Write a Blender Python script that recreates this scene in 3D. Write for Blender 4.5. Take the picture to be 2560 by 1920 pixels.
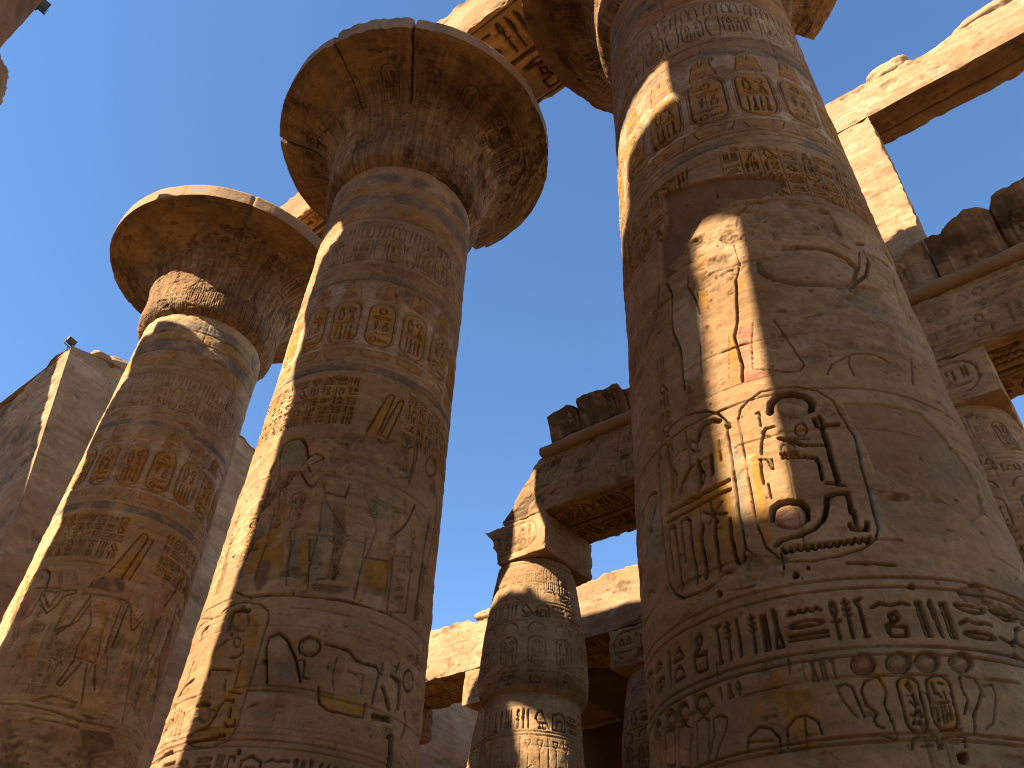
import bpy, math
import numpy as np
from mathutils import Matrix, Vector

for _o in list(bpy.data.objects):
    bpy.data.objects.remove(_o)
SC = bpy.context.scene
COL = SC.collection

# ------------------------------------------------------------------ camera
YAW, PITCH, ROLL = math.radians(-49.9641), math.radians(40.9282), math.radians(3.0072)
cf = np.array([math.cos(PITCH)*math.cos(YAW), math.cos(PITCH)*math.sin(YAW), math.sin(PITCH)])
cr0 = np.array([math.sin(YAW), -math.cos(YAW), 0.]); cu0 = np.cross(cr0, cf)
cr = cr0*math.cos(ROLL)+cu0*math.sin(ROLL); cu = -cr0*math.sin(ROLL)+cu0*math.cos(ROLL)
cam = bpy.data.cameras.new('camera'); co = bpy.data.objects.new('camera', cam); COL.objects.link(co)
cam.sensor_width = 36.0; cam.lens = 2024.97/2560*36; cam.clip_start = 0.05; cam.clip_end = 2000
co.matrix_world = Matrix(((cr[0], cu[0], -cf[0], 0), (cr[1], cu[1], -cf[1], 0), (cr[2], cu[2], -cf[2], 0), (0, 0, 0, 1)))
SC.camera = co

# ------------------------------------------------------------------ sky, sun, exposure
SUN_AZ, SUN_EL = math.radians(76), math.radians(38)
w = bpy.data.worlds.new('World'); SC.world = w; w.use_nodes = True
nt = w.node_tree; nt.nodes.clear()
sky = nt.nodes.new('ShaderNodeTexSky'); sky.sky_type = 'NISHITA'; sky.sun_disc = False
sky.sun_elevation = SUN_EL; sky.sun_rotation = math.radians(90)-SUN_AZ
sky.air_density = 1.0; sky.dust_density = 0.0; sky.ozone_density = 4.0; sky.altitude = 400
bg = nt.nodes.new('ShaderNodeBackground'); bg.inputs['Strength'].default_value = 0.086
wo = nt.nodes.new('ShaderNodeOutputWorld')
hs = nt.nodes.new('ShaderNodeHueSaturation'); hs.inputs['Saturation'].default_value = 1.07
nt.links.new(sky.outputs[0], hs.inputs['Color']); nt.links.new(hs.outputs[0], bg.inputs[0]); nt.links.new(bg.outputs[0], wo.inputs[0])
sl = bpy.data.lights.new('sun', 'SUN'); sl.energy = 5.0; sl.angle = math.radians(0.53); sl.color = (1.0, 0.885, 0.69)
so = bpy.data.objects.new('sun', sl); COL.objects.link(so)
sd = Vector((math.cos(SUN_EL)*math.cos(SUN_AZ), math.cos(SUN_EL)*math.sin(SUN_AZ), math.sin(SUN_EL)))
so.rotation_euler = sd.to_track_quat('Z', 'Y').to_euler()
SC.view_settings.view_transform = 'Standard'; SC.view_settings.look = 'None'
SC.view_settings.gamma = 1; SC.view_settings.exposure = 1.76
SC.cycles.pixel_filter_type = 'BLACKMAN_HARRIS'; SC.cycles.filter_width = 1.05
SC.cycles.max_bounces = 8; SC.cycles.diffuse_bounces = 6

GZ = -1.6        # ground level; the camera is eye height above it

# ------------------------------------------------------------------ materials
def stone_mat(name, bump=0.25, rough=0.9, speck=0.17, bscale=19.0):
    m = bpy.data.materials.new(name); m.use_nodes = True
    n = m.node_tree; n.nodes.clear(); L = n.links.new
    out = n.nodes.new('ShaderNodeOutputMaterial'); b = n.nodes.new('ShaderNodeBsdfPrincipled')
    b.inputs['Roughness'].default_value = rough; b.inputs['Specular IOR Level'].default_value = 0.15
    at = n.nodes.new('ShaderNodeAttribute'); at.attribute_name = 'Col'
    tc = n.nodes.new('ShaderNodeTexCoord')
    n1 = n.nodes.new('ShaderNodeTexNoise'); n1.inputs['Scale'].default_value = bscale; n1.inputs['Detail'].default_value = 9; n1.inputs['Roughness'].default_value = 0.68
    n2 = n.nodes.new('ShaderNodeTexNoise'); n2.inputs['Scale'].default_value = 1.3; n2.inputs['Detail'].default_value = 6
    L(tc.outputs['Object'], n1.inputs['Vector']); L(tc.outputs['Object'], n2.inputs['Vector'])
    r1 = n.nodes.new('ShaderNodeMapRange'); r1.inputs['From Min'].default_value = 0.3; r1.inputs['From Max'].default_value = 0.7
    r1.inputs['To Min'].default_value = 1-speck; r1.inputs['To Max'].default_value = 1+speck
    L(n1.outputs['Fac'], r1.inputs['Value'])
    r2 = n.nodes.new('ShaderNodeMapRange'); r2.inputs['From Min'].default_value = 0.3; r2.inputs['From Max'].default_value = 0.7
    r2.inputs['To Min'].default_value = 0.88; r2.inputs['To Max'].default_value = 1.1
    L(n2.outputs['Fac'], r2.inputs['Value'])
    mu = n.nodes.new('ShaderNodeMath'); mu.operation = 'MULTIPLY'; L(r1.outputs[0], mu.inputs[0]); L(r2.outputs[0], mu.inputs[1])
    vm = n.nodes.new('ShaderNodeVectorMath'); vm.operation = 'SCALE'; L(at.outputs['Color'], vm.inputs[0]); L(mu.outputs[0], vm.inputs['Scale'])
    L(vm.outputs[0], b.inputs['Base Color'])
    bp = n.nodes.new('ShaderNodeBump'); bp.inputs['Strength'].default_value = bump; bp.inputs['Distance'].default_value = 0.03
    L(n1.outputs['Fac'], bp.inputs['Height']); L(bp.outputs[0], b.inputs['Normal'])
    L(b.outputs[0], out.inputs[0])
    return m
M_STONE = stone_mat('sandstone', 0.45)
M_ROUGH = stone_mat('rough_sandstone', 0.7, speck=0.18, bscale=7)
M_GROUND = stone_mat('sandy_ground', 0.4, speck=0.1, bscale=5)
def plain_mat(name, col, rough=0.5, metal=0.0):
    m = bpy.data.materials.new(name); m.use_nodes = True
    n = m.node_tree; b = n.nodes['Principled BSDF']
    nz = n.nodes.new('ShaderNodeTexNoise'); nz.inputs['Scale'].default_value = 20
    cr_ = n.nodes.new('ShaderNodeMix'); cr_.data_type = 'RGBA'; n.links.new(nz.outputs['Fac'], cr_.inputs[0])
    cr_.inputs[6].default_value = (*[c*0.8 for c in col], 1); cr_.inputs[7].default_value = (*[c*1.2 for c in col], 1)
    n.links.new(cr_.outputs[2], b.inputs['Base Color'])
    b.inputs['Roughness'].default_value = rough; b.inputs['Metallic'].default_value = metal
    return m
M_METAL = plain_mat('dark_metal', (0.012, 0.012, 0.014), 0.6, 0.0)
M_GLASS = plain_mat('lamp_glass', (0.05, 0.055, 0.06), 0.25)

ALB = np.array([0.63, 0.53, 0.425])
# albedo palette (linear)
STONE = np.array([0.50, 0.345, 0.20]); STONE2 = np.array([0.42, 0.275, 0.15]); STONE3 = np.array([0.54, 0.395, 0.255])
PAL = dict(e=(0.23, 0.215, 0.18), o=(0.47, 0.255, 0.055), r=(0.38, 0.175, 0.11), b=(0.30, 0.27, 0.205), w=(0.56, 0.45, 0.32), k=(0.44, 0.23, 0.16),
           n=(0.29, 0.25, 0.14), d=(0.22, 0.145, 0.09), s=(0.40, 0.245, 0.13))

# ------------------------------------------------------------------ noise
def sm(t): return t*t*(3-2*t)
def noise2(nu, nv, lu, lv, sc, octs, seed, ax=1.0):
    """fBm on a grid nu x nv covering lu x lv metres; sc = cell size of first octave; ax stretches along u. returns (nv,nu) in about -1..1"""
    rng = np.random.RandomState(seed); out = np.zeros((nv, nu), np.float32); a = 1.0; tot = 0
    for k in range(octs):
        cu_, cv_ = sc*ax/2**k, sc/2**k
        gu, gv = int(lu/cu_)+3, int(lv/cv_)+3
        if gu > nu or gv > nv: break
        G = rng.rand(gv, gu).astype(np.float32)*2-1
        x = np.linspace(0, lu/cu_, nu); y = np.linspace(0, lv/cv_, nv)
        xi = x.astype(int); yi = y.astype(int); fx = sm(x-xi).astype(np.float32); fy = sm(y-yi).astype(np.float32)[:, None]
        R0 = G[:, xi]*(1-fx)+G[:, xi+1]*fx
        out += a*(R0[yi]*(1-fy)+R0[yi+1]*fy); tot += a*a; a *= 0.55
    return out/math.sqrt(tot)/0.6
def _h(ix, iy, iz, s):
    n = (ix*73856093 ^ iy*19349663 ^ iz*83492791 ^ s*2654435761) & 0x7fffffff
    n = (n ^ (n >> 13))*1274126177 & 0x7fffffff
    n = (n ^ (n >> 16))
    return (n & 0xffff)/65535.0*2-1
def noise3(P, sc, seed=0, octs=1):
    out = np.zeros(P.shape[:-1]); a = 1.0; tot = 0
    for k in range(octs):
        Q = P/sc*2**k; I = np.floor(Q).astype(np.int64); f = sm(Q-I); s = seed+k*7
        x, y, z = I[..., 0], I[..., 1], I[..., 2]; fx, fy, fz = f[..., 0], f[..., 1], f[..., 2]
        def c(a_, b_, c_): return _h(x+a_, y+b_, z+c_, s)
        v = ((c(0,0,0)*(1-fx)+c(1,0,0)*fx)*(1-fy)+(c(0,1,0)*(1-fx)+c(1,1,0)*fx)*fy)*(1-fz) + \
            ((c(0,0,1)*(1-fx)+c(1,0,1)*fx)*(1-fy)+(c(0,1,1)*(1-fx)+c(1,1,1)*fx)*fy)*fz
        out += a*v; tot += a; a *= 0.5
    return out/tot*1.6

# ------------------------------------------------------------------ carved canvas
DEPTH = 1.8
class Canvas:
    def __init__(s, u0, u1, v0, v1, res, seed=1, base=None, var=1.0):
        s.u0, s.u1, s.v0, s.v1, s.res, s.seed = u0, u1, v0, v1, res, seed
        s.nu = max(4, int((u1-u0)/res)); s.nv = max(4, int((v1-v0)/res))
        s.U = np.linspace(u0, u1, s.nu); s.V = np.linspace(v0, v1, s.nv)
        s.H = np.zeros((s.nv, s.nu), np.float32)
        s.flat = np.zeros((s.nv, s.nu), np.float32)
        lu, lv = u1-u0, v1-v0
        n1 = noise2(s.nu, s.nv, lu, lv, 1.6, 5, seed, 1.6); n2 = noise2(s.nu, s.nv, lu, lv, 0.5, 5, seed+1, 1.5)
        b = STONE if base is None else np.array(base)
        t = np.clip(0.5+0.35*n1*var, 0, 1)[..., None]; t2 = np.clip(0.4*n2*var, 0, 1)[..., None]
        C = b*t+b*np.array([0.80, 0.76, 0.70])*(1-t); C = C*(1-t2)+C*np.array([1.1, 1.16, 1.24])*t2
        s.C = C.astype(np.float32)
        s.pm = np.clip(0.60+0.75*noise2(s.nu, s.nv, lu, lv, 0.35, 7, seed+2), 0.05, 1.0)
    def win(s, P, pad):
        a = P.min(0)-pad; b = P.max(0)+pad
        i0 = max(0, int((a[0]-s.u0)/s.res)-1); i1 = min(s.nu, int((b[0]-s.u0)/s.res)+2)
        j0 = max(0, int((a[1]-s.v0)/s.res)-1); j1 = min(s.nv, int((b[1]-s.v0)/s.res)+2)
        if i1 <= i0 or j1 <= j0: return None
        X, Y = np.meshgrid(s.U[i0:i1], s.V[j0:j1]); return (slice(j0, j1), slice(i0, i1)), X, Y
    def dist(s, P, X, Y):
        d2 = np.full(X.shape, 1e9)
        for k in range(len(P)-1):
            ax, ay = P[k]; bx, by = P[k+1]; ex, ey = bx-ax, by-ay; L = ex*ex+ey*ey+1e-12
            t = np.clip(((X-ax)*ex+(Y-ay)*ey)/L, 0, 1)
            d2 = np.minimum(d2, (X-ax-t*ex)**2+(Y-ay-t*ey)**2)
        return np.sqrt(d2)
    def inside(s, P, X, Y):
        ins = np.zeros(X.shape, bool); n = len(P)
        for k in range(n):
            x1, y1 = P[k]; x2, y2 = P[(k+1) % n]
            if y1 == y2: continue
            c = ((y1 > Y) != (y2 > Y)) & (X < (x2-x1)*(Y-y1)/(y2-y1)+x1); ins ^= c
        return ins
    def groove(s, P, w, d):
        P = np.asarray(P, float).reshape(-1, 2); w = max(w, s.res*1.6)
        W = s.win(P, w)
        if W is None: return
        sl_, X, Y = W; t = np.clip((w/2-s.dist(P, X, Y))/(w*0.24), 0, 1)
        s.H[sl_] = np.minimum(s.H[sl_], -d*DEPTH*sm(t))
    def paint(s, P, c, a=0.75):
        P = np.asarray(P, float).reshape(-1, 2); W = s.win(P, 0.02)
        if W is None: return
        sl_, X, Y = W; m = np.clip(s.inside(P, X, Y)*s.pm[sl_]*a*1.2, 0, .95); m = m[..., None]
        s.C[sl_] = s.C[sl_]*(1-m)+np.array(PAL[c] if isinstance(c, str) else c)*m
    def sunk(s, P, d, w=0.07, flat=False):
        P = np.asarray(P, float).reshape(-1, 2); W = s.win(P, 0.02)
        if W is None: return
        sl_, X, Y = W; Q = np.vstack([P, P[:1]]); dd = s.dist(Q, X, Y); ins = s.inside(P, X, Y)
        if flat:
            h = -d*np.clip(dd/0.02, 0, 1); s.H[sl_] = np.where(ins, h, s.H[sl_]); s.flat[sl_] = np.maximum(s.flat[sl_], ins*np.clip(dd/0.05, 0, 1))
        else:
            e = np.clip(dd/max(s.res*1.5, 0.012), 0, 1); h = -d*e*(1-0.8*sm(np.clip(dd/w, 0, 1)))
            s.H[sl_] = np.where(ins, np.minimum(s.H[sl_], h), s.H[sl_])
    def boss(s, P, d):
        P = np.asarray(P, float).reshape(-1, 2); W = s.win(P, 0.02)
        if W is None: return
        sl_, X, Y = W; Q = np.vstack([P, P[:1]]); dd = s.dist(Q, X, Y); ins = s.inside(P, X, Y)
        s.H[sl_] += np.where(ins, d*np.sqrt(np.clip(dd/(dd.max()*0.5+1e-6), 0, 1)), 0)
    def hole(s, P, d=0.3):
        P = np.asarray(P, float).reshape(-1, 2); W = s.win(P, 0.02)
        if W is None: return
        sl_, X, Y = W; ins = s.inside(P, X, Y); s.H[sl_] = np.where(ins, -d, s.H[sl_])
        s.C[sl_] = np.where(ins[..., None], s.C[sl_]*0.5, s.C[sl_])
    def band(s, v0, v1, c, a=0.7):
        j0 = max(0, int((v0-s.v0)/s.res)); j1 = min(s.nv, int((v1-s.v0)/s.res))
        if j1 <= j0: return
        m = np.clip(s.pm[j0:j1]*a, 0, .95)[..., None]; s.C[j0:j1] = s.C[j0:j1]*(1-m)+np.array(PAL[c])*m
    def ring_line(s, v, w=0.02, d=0.015, u0=None, u1=None):
        a = s.u0 if u0 is None else u0; b = s.u1 if u1 is None else u1
        s.groove([(a, v), (b, v)], w, d)
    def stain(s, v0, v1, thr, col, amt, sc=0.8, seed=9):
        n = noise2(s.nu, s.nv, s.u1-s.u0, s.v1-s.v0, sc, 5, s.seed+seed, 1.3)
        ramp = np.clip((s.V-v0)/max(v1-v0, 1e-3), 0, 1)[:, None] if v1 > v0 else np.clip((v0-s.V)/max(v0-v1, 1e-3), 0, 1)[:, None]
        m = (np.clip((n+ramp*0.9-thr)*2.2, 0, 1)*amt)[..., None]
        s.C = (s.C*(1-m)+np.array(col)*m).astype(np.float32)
    def finish(s, fine=0.004, coarse=0.008, chips=0.5, joints=None, erode=0.35, vjoint=True, flake=1.0):
        """wear: soft erosion, chips, block joints"""
        lu, lv = s.u1-s.u0, s.v1-s.v0; rng = np.random.RandomState(s.seed+50)
        nf = noise2(s.nu, s.nv, lu, lv, 0.10, 4, s.seed+3); nc = noise2(s.nu, s.nv, lu, lv, 0.7, 6, s.seed+4, 1.4)
        wear = np.clip(1-erode*np.clip(noise2(s.nu, s.nv, lu, lv, 0.9, 4, s.seed+5)+0.2, 0, 1.6), 0.12, 1)
        s.H = np.where(s.H < -0.12, s.H, s.H*wear)
        bed = noise2(s.nu, s.nv, lu, lv, 0.10, 4, s.seed+8, 7.0); s.H += (nf*fine+nc*coarse+bed*fine*.8)*(1-0.85*s.flat)
        s.C = s.C*(1+(.07*bed*(1-.7*s.flat)+.06*nf)[..., None]*np.array([1, 1.05, 1.15]))
        ch = noise2(s.nu, s.nv, lu, lv, 0.45, 6, s.seed+6, 1.8)
        chm = np.clip((ch-(1.55-chips))*6, 0, 1)*(1-s.flat)
        s.H -= chm*(0.02+0.014*np.abs(noise2(s.nu, s.nv, lu, lv, 0.12, 3, s.seed+7)))
        s.C *= (1-0.10*chm)[..., None]
        if flake > 0:
            f1 = noise2(s.nu, s.nv, lu, lv, 0.55, 7, s.seed+15, 1.6); f2 = noise2(s.nu, s.nv, lu, lv, 0.22, 5, s.seed+16, 1.3)
            k1 = np.clip((f1-.42)*16, 0, 1)*(1-s.flat)*flake; k2 = np.clip((f2-1.25)*12, 0, 1)*(1-s.flat)*flake
            s.H -= .007*k1+.009*k2
            tone = (1+.19*k1-.15*k2)[..., None]; s.C = s.C*tone*(1+(k1*.05)[..., None]*np.array([-.6, .2, 1.6]))
            f3 = noise2(s.nu, s.nv, lu, lv, 0.75, 7, s.seed+17, 2.2); k3 = (np.clip((f3-.55)*9, 0, 1)*(1-s.flat)*flake*.26)[..., None]; s.C = s.C*(1-k3)+np.array([.25, .155, .085])*k3
            pit = noise2(s.nu, s.nv, lu, lv, max(.07, s.res*5), 2, s.seed+18, 1.3); kp = np.clip((pit-1.6)*8, 0, 1)*flake; s.H -= .014*kp; s.C *= (1-.35*kp)[..., None]
        if joints:
            z = s.v0+rng.rand()*joints
            row = 0
            while z < s.v1:
                n = 40; uu = np.linspace(s.u0, s.u1, n); zz = z+0.006*rng.randn(n)
                for k in range(n-1):
                    if rng.rand() < 0.8: s.groove([(uu[k], zz[k]), (uu[k+1], zz[k+1])], 0.014+0.016*rng.rand(), 0.006+0.016*rng.rand())
                if vjoint:
                    for ub in (s.u0+(s.u1-s.u0)*rng.rand(), s.u0+(s.u1-s.u0)*rng.rand()):
                        s.groove([(ub, z), (ub+0.02*rng.randn(), min(z+joints, s.v1))], 0.014, 0.012)
                z += joints*(0.9+0.2*rng.rand()); row += 1
        # shade painted into the colour of deep cuts, with some settled dirt
        cut = np.clip((-s.H-.012)/0.04, 0, 1)*(s.H > -0.2)
        s.C *= (1-0.42*cut)[..., None]
        s.C = np.clip(s.C, 0.02, 0.85)
    def sample(s, u, v):
        x = np.clip((np.asarray(u)-s.u0)/(s.u1-s.u0)*(s.nu-1), 0, s.nu-1.001); y = np.clip((np.asarray(v)-s.v0)/(s.v1-s.v0)*(s.nv-1), 0, s.nv-1.001)
        xi = x.astype(int); yi = y.astype(int); fx = (x-xi).astype(np.float32); fy = (y-yi).astype(np.float32)[:, None]
        def lerp(A):
            f1, f2 = (fx, fy) if A.ndim == 2 else (fx[:, None], fy[..., None])
            B = A[:, xi]*(1-f1)+A[:, xi+1]*f1
            return B[yi]*(1-f2)+B[yi+1]*f2
        return lerp(s.H), lerp(s.C)

# ------------------------------------------------------------------ glyphs, in a unit box (x right, y up)
def arc(cx, cy, r, a0, a1, n=8, ry=None):
    ry = r if ry is None else ry
    return [(cx+r*math.cos(math.radians(a0+(a1-a0)*k/n)), cy+ry*math.sin(math.radians(a0+(a1-a0)*k/n))) for k in range(n+1)]
ZIG = [(0.04+k*0.115, 0.5+(0.17 if k % 2 else -0.17)) for k in range(9)]
G_FLAT = [[ZIG], [arc(.5, .45, .45, 0, 180, 8, .3), arc(.5, .45, .45, 180, 360, 8, .25)], [[(0, .5), (1, .5)]],
          [arc(.5, .8, .45, 180, 360, 8, .6), [(.05, .8), (.95, .8)]], [[(0, .3), (1, .3)], [(0, .75), (1, .75)]],
          [[(.02, .2), (.25, .6), (.5, .35), (.8, .6), (1, .45)]], [arc(.5, .15, .3, 0, 180, 8, .6), [(.2, .15), (.8, .15)]],
          [[(0, .45), (.65, .5), (.8, .8), (1, .65)], [(.6, .45), (.95, .35)]]]
G_TALL = [[[(.5, 0), (.5, .95)], [(.5, .95), (.25, .8), (.3, .5), (.5, .45)]], [[(.5, 0), (.5, 1)]],
          [arc(.5, .78, .22, 0, 360, 10, .2), [(.5, .58), (.5, 0)], [(.15, .45), (.85, .45)]],
          [[(.5, 0), (.5, .8), (.2, .95), (.8, 1)], [(.3, 0), (.7, 0)]],
          [[(.3, 0), (.3, .9), (.7, .9), (.7, 0)]], [[(.2, 0), (.45, .5), (.4, 1), (.65, .9), (.55, .5), (.9, 0), (.2, 0)]],
          [[(.5, 0), (.5, 1)], [(.2, .6), (.8, .6)], [(.2, .75), (.8, .75)], [(.2, .9), (.8, .9)]],
          [[(.6, 0), (.6, .35), (.3, .5), (.55, 1), (.75, .9), (.6, .4)]]]
G_SMALL = [[arc(.5, .5, .4, 0, 360, 12)], [arc(.5, .5, .42, 0, 360, 12), arc(.5, .5, .12, 0, 360, 6)], [arc(.5, .1, .45, 0, 180, 8, .75), [(.05, .1), (.95, .1)]],
           [[(.1, .1), (.9, .1), (.9, .9), (.1, .9), (.1, .1)]], [[(.15, 0), (.15, 1)], [(.5, 0), (.5, 1)], [(.85, 0), (.85, 1)]],
           [[(.2, 0), (.2, .9), (.8, .9), (.8, .5)]], [[(0, .1), (.5, .9), (1, .1), (0, .1)]]]
G_BIG = [[[(.1, .5), (.25, .85), (.45, .95), (.55, .75), (.85, .3), (1, .05)], [(.15, .5), (.3, .3), (.6, .3), (.85, .3)], [(.4, .3), (.4, 0)], [(.55, .3), (.6, 0), (.75, 0)], [(.3, 0), (.5, 0)]],
         [[(.2, .1), (.15, .7), (.3, 1), (.5, .95), (.5, .75), (.75, .5), (.7, .1), (.2, .1)], [(.35, .1), (.35, 0)], [(.6, .1), (.6, 0)]],
         [[(0, .3), (.3, .15), (.6, .35), (.75, .85), (.95, .95)], [(.55, .25), (.9, .1)]],
         [[(.3, 0), (.25, .45), (.45, .6), (.4, .9), (.6, 1), (.65, .75), (.5, .6)], [(.25, .45), (.8, .4), (.75, 0), (.3, 0)]],
         [arc(.5, .5, .45, 0, 360, 14, .25), arc(.5, .5, .14, 0, 360, 8)],
         [[(.05, 0), (.05, .75), (.5, .95), (.95, .75), (.95, 0), (.05, 0)], [(.3, 0), (.3, .5), (.7, .5), (.7, 0)]],
         [[(0, .9), (.5, 1), (1, .9)], [(0, .9), (.2, .55), (.5, .5), (.8, .55), (1, .9)], [(.5, .5), (.5, 0)], [(.3, 0), (.7, 0)]]]
def put(cv, g, x, y, w, h, lw, d):
    for st in g: cv.groove([(x+a*w, y+b*h) for a, b in st], lw, d)
def quadrat(cv, rng, x, y, w, h, lw, d):
    t = rng.randint(6); pk = lambda L: L[rng.randint(len(L))]
    if t == 0:
        for k in range(3): put(cv, pk(G_FLAT), x, y+h*(k/3+.03), w, h*.26, lw, d)
    elif t == 1:
        for k in range(3): put(cv, pk(G_TALL), x+w*(k/3+.02), y, w*.28, h, lw, d)
    elif t == 2:
        put(cv, pk(G_SMALL), x, y+h*.5, w*.42, h*.46, lw, d); put(cv, pk(G_SMALL), x+w*.55, y+h*.5, w*.42, h*.46, lw, d); put(cv, pk(G_FLAT), x, y+.05*h, w, h*.3, lw, d)
    elif t == 3:
        put(cv, pk(G_BIG), x, y, w, h, lw*1.15, d*1.2)
    elif t == 4:
        put(cv, pk(G_FLAT), x, y+h*.7, w, h*.28, lw, d); put(cv, pk(G_BIG), x+w*.05, y, w*.9, h*.62, lw, d)
    else:
        put(cv, pk(G_TALL), x, y, w*.3, h, lw, d); put(cv, pk(G_SMALL), x+w*.42, y+h*.55, w*.5, h*.42, lw, d); put(cv, pk(G_SMALL), x+w*.42, y+h*.02, w*.5, h*.42, lw, d)
def text_rows(cv, u0, u1, v0, v1, cell, lw, d, seed, gap=0.14):
    rng = np.random.RandomState(seed); nr = max(1, int(round((v1-v0)/cell))); ch = (v1-v0)/nr; nc = max(1, int((u1-u0)/(cell*0.95))); cw = (u1-u0)/nc
    for r in range(nr):
        for c in range(nc):
            quadrat(cv, rng, u0+c*cw+cw*gap/2, v0+r*ch+ch*gap/2, cw*(1-gap), ch*(1-gap), lw, d)
def text_cols(cv, u0, u1, v0, v1, cw, lw, d, seed, paint=None):
    rng = np.random.RandomState(seed); nc = max(1, int(round((u1-u0)/cw))); cw = (u1-u0)/nc; nr = max(1, int(round((v1-v0)/(cw*.95)))); ch = (v1-v0)/nr
    for c in range(nc):
        if paint and rng.rand() < .75: cv.paint([(u0+c*cw, v0), (u0+c*cw+cw, v0), (u0+c*cw+cw, v1), (u0+c*cw, v1)], paint, .5)
        cv.groove([(u0+c*cw, v0), (u0+c*cw, v1)], lw*.7, d*.5)
        for r in range(nr): quadrat(cv, rng, u0+c*cw+cw*.12, v0+r*ch+ch*.08, cw*.76, ch*.84, lw, d)
def rrect(x0, y0, x1, y1, f=.45, n=6):
    r = min(x1-x0, y1-y0)*f; P = []
    for cx_, cy_, a0 in ((x1-r, y1-r, 0), (x0+r, y1-r, 90), (x0+r, y0+r, 180), (x1-r, y0+r, 270)):
        P += [(cx_+r*math.cos(math.radians(a0+90*k/n)), cy_+r*math.sin(math.radians(a0+90*k/n))) for k in range(n+1)]
    return P+[P[0]]
def cartouche(cv, x0, y0, x1, y1, lw, d, seed, paint='o', pa=.6, kind=None):
    P = rrect(x0, y0, x1, y1); rng = np.random.RandomState(seed); w_, h_ = x1-x0, y1-y0
    if paint: cv.paint(P, paint, pa)
    cv.groove(P, lw, d); cv.groove([(x0, y0-lw*1.2), (x1, y0-lw*1.2)], lw, d)
    k = rng.randint(2) if kind is None else kind
    a = x0+w_*.16; ww = w_*.68
    if k == 0:
        put(cv, G_SMALL[0], a+ww*.25, y0+h_*.74, ww*.5, h_*.16, lw, d)
        put(cv, G_FLAT[3], a, y0+h_*.6, ww, h_*.1, lw, d); put(cv, G_TALL[2], a+ww*.05, y0+h_*.38, ww*.35, h_*.2, lw, d); put(cv, G_BIG[3], a+ww*.5, y0+h_*.38, ww*.5, h_*.2, lw, d)
        put(cv, G_FLAT[5], a, y0+h_*.22, ww, h_*.12, lw, d); put(cv, G_SMALL[0], a, y0+h_*.07, ww*.42, h_*.13, lw, d); put(cv, G_FLAT[0], a+ww*.45, y0+h_*.08, ww*.55, h_*.1, lw, d)
    else:
        put(cv, G_BIG[1], a, y0+h_*.55, ww*.45, h_*.3, lw, d); put(cv, G_SMALL[0], a+ww*.55, y0+h_*.72, ww*.4, h_*.13, lw, d); put(cv, G_TALL[5], a+ww*.6, y0+h_*.54, ww*.4, h_*.16, lw, d)
        put(cv, G_FLAT[4], a, y0+h_*.44, ww, h_*.08, lw, d)
        for q in range(4): put(cv, G_TALL[[1, 5, 1, 5][q]], a+ww*(q*.26), y0+h_*.1, ww*.2, h_*.3, lw, d)

# ------------------------------------------------------------------ meshes
def make_mesh(name, patches, mat, parent=None, smooth=True):
    """patches: (P (n,m,3), C (n,m,3), wrap) -> one object"""
    Vs, Cs, Fs = [], [], []; off = 0
    for P, C, wrap in patches:
        n, m = P.shape[:2]; idx = np.arange(n*m, dtype=np.int32).reshape(n, m)+off
        if wrap: idx = np.hstack([idx, idx[:, :1]])
        F = np.stack([idx[:-1, :-1], idx[:-1, 1:], idx[1:, 1:], idx[1:, :-1]], -1).reshape(-1, 4)
        Vs.append(P.reshape(-1, 3)); Cs.append(np.broadcast_to(C, P.shape).reshape(-1, 3)*ALB); Fs.append(F); off += n*m
    V = np.concatenate(Vs).astype(np.float32); Cc = np.concatenate(Cs).astype(np.float32); F = np.concatenate(Fs)
    me = bpy.data.meshes.new(name); me.vertices.add(len(V)); me.vertices.foreach_set('co', V.ravel())
    me.loops.add(len(F)*4); me.loops.foreach_set('vertex_index', F.ravel().astype(np.int32))
    me.polygons.add(len(F)); me.polygons.foreach_set('loop_start', np.arange(0, len(F)*4, 4, dtype=np.int32))
    try: me.polygons.foreach_set('loop_total', np.full(len(F), 4, np.int32))
    except Exception: pass
    me.update(calc_edges=True)
    at = me.color_attributes.new('Col', 'FLOAT_COLOR', 'POINT')
    at.data.foreach_set('color', np.hstack([Cc, np.ones((len(Cc), 1), np.float32)]).ravel())
    me.polygons.foreach_set('use_smooth', np.full(len(F), smooth)); me.update()
    me.materials.append(mat)
    o = bpy.data.objects.new(name, me); COL.objects.link(o)
    if parent: o.parent = parent; 
    return o
def empty(name, loc, label=None, cat=None, group=None):
    o = bpy.data.objects.new(name, None); COL.objects.link(o); o.location = loc; o.empty_display_size = 0.5
    if label: o['label'] = label; o['category'] = cat
    if group: o['group'] = group
    return o
def tag(o, label, cat, group=None):
    o['label'] = label; o['category'] = cat
    if group: o['group'] = group
    return o
def struct(o):
    o['kind'] = 'structure'; return o
def offset(P, loc): return P-np.array(loc)

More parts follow.
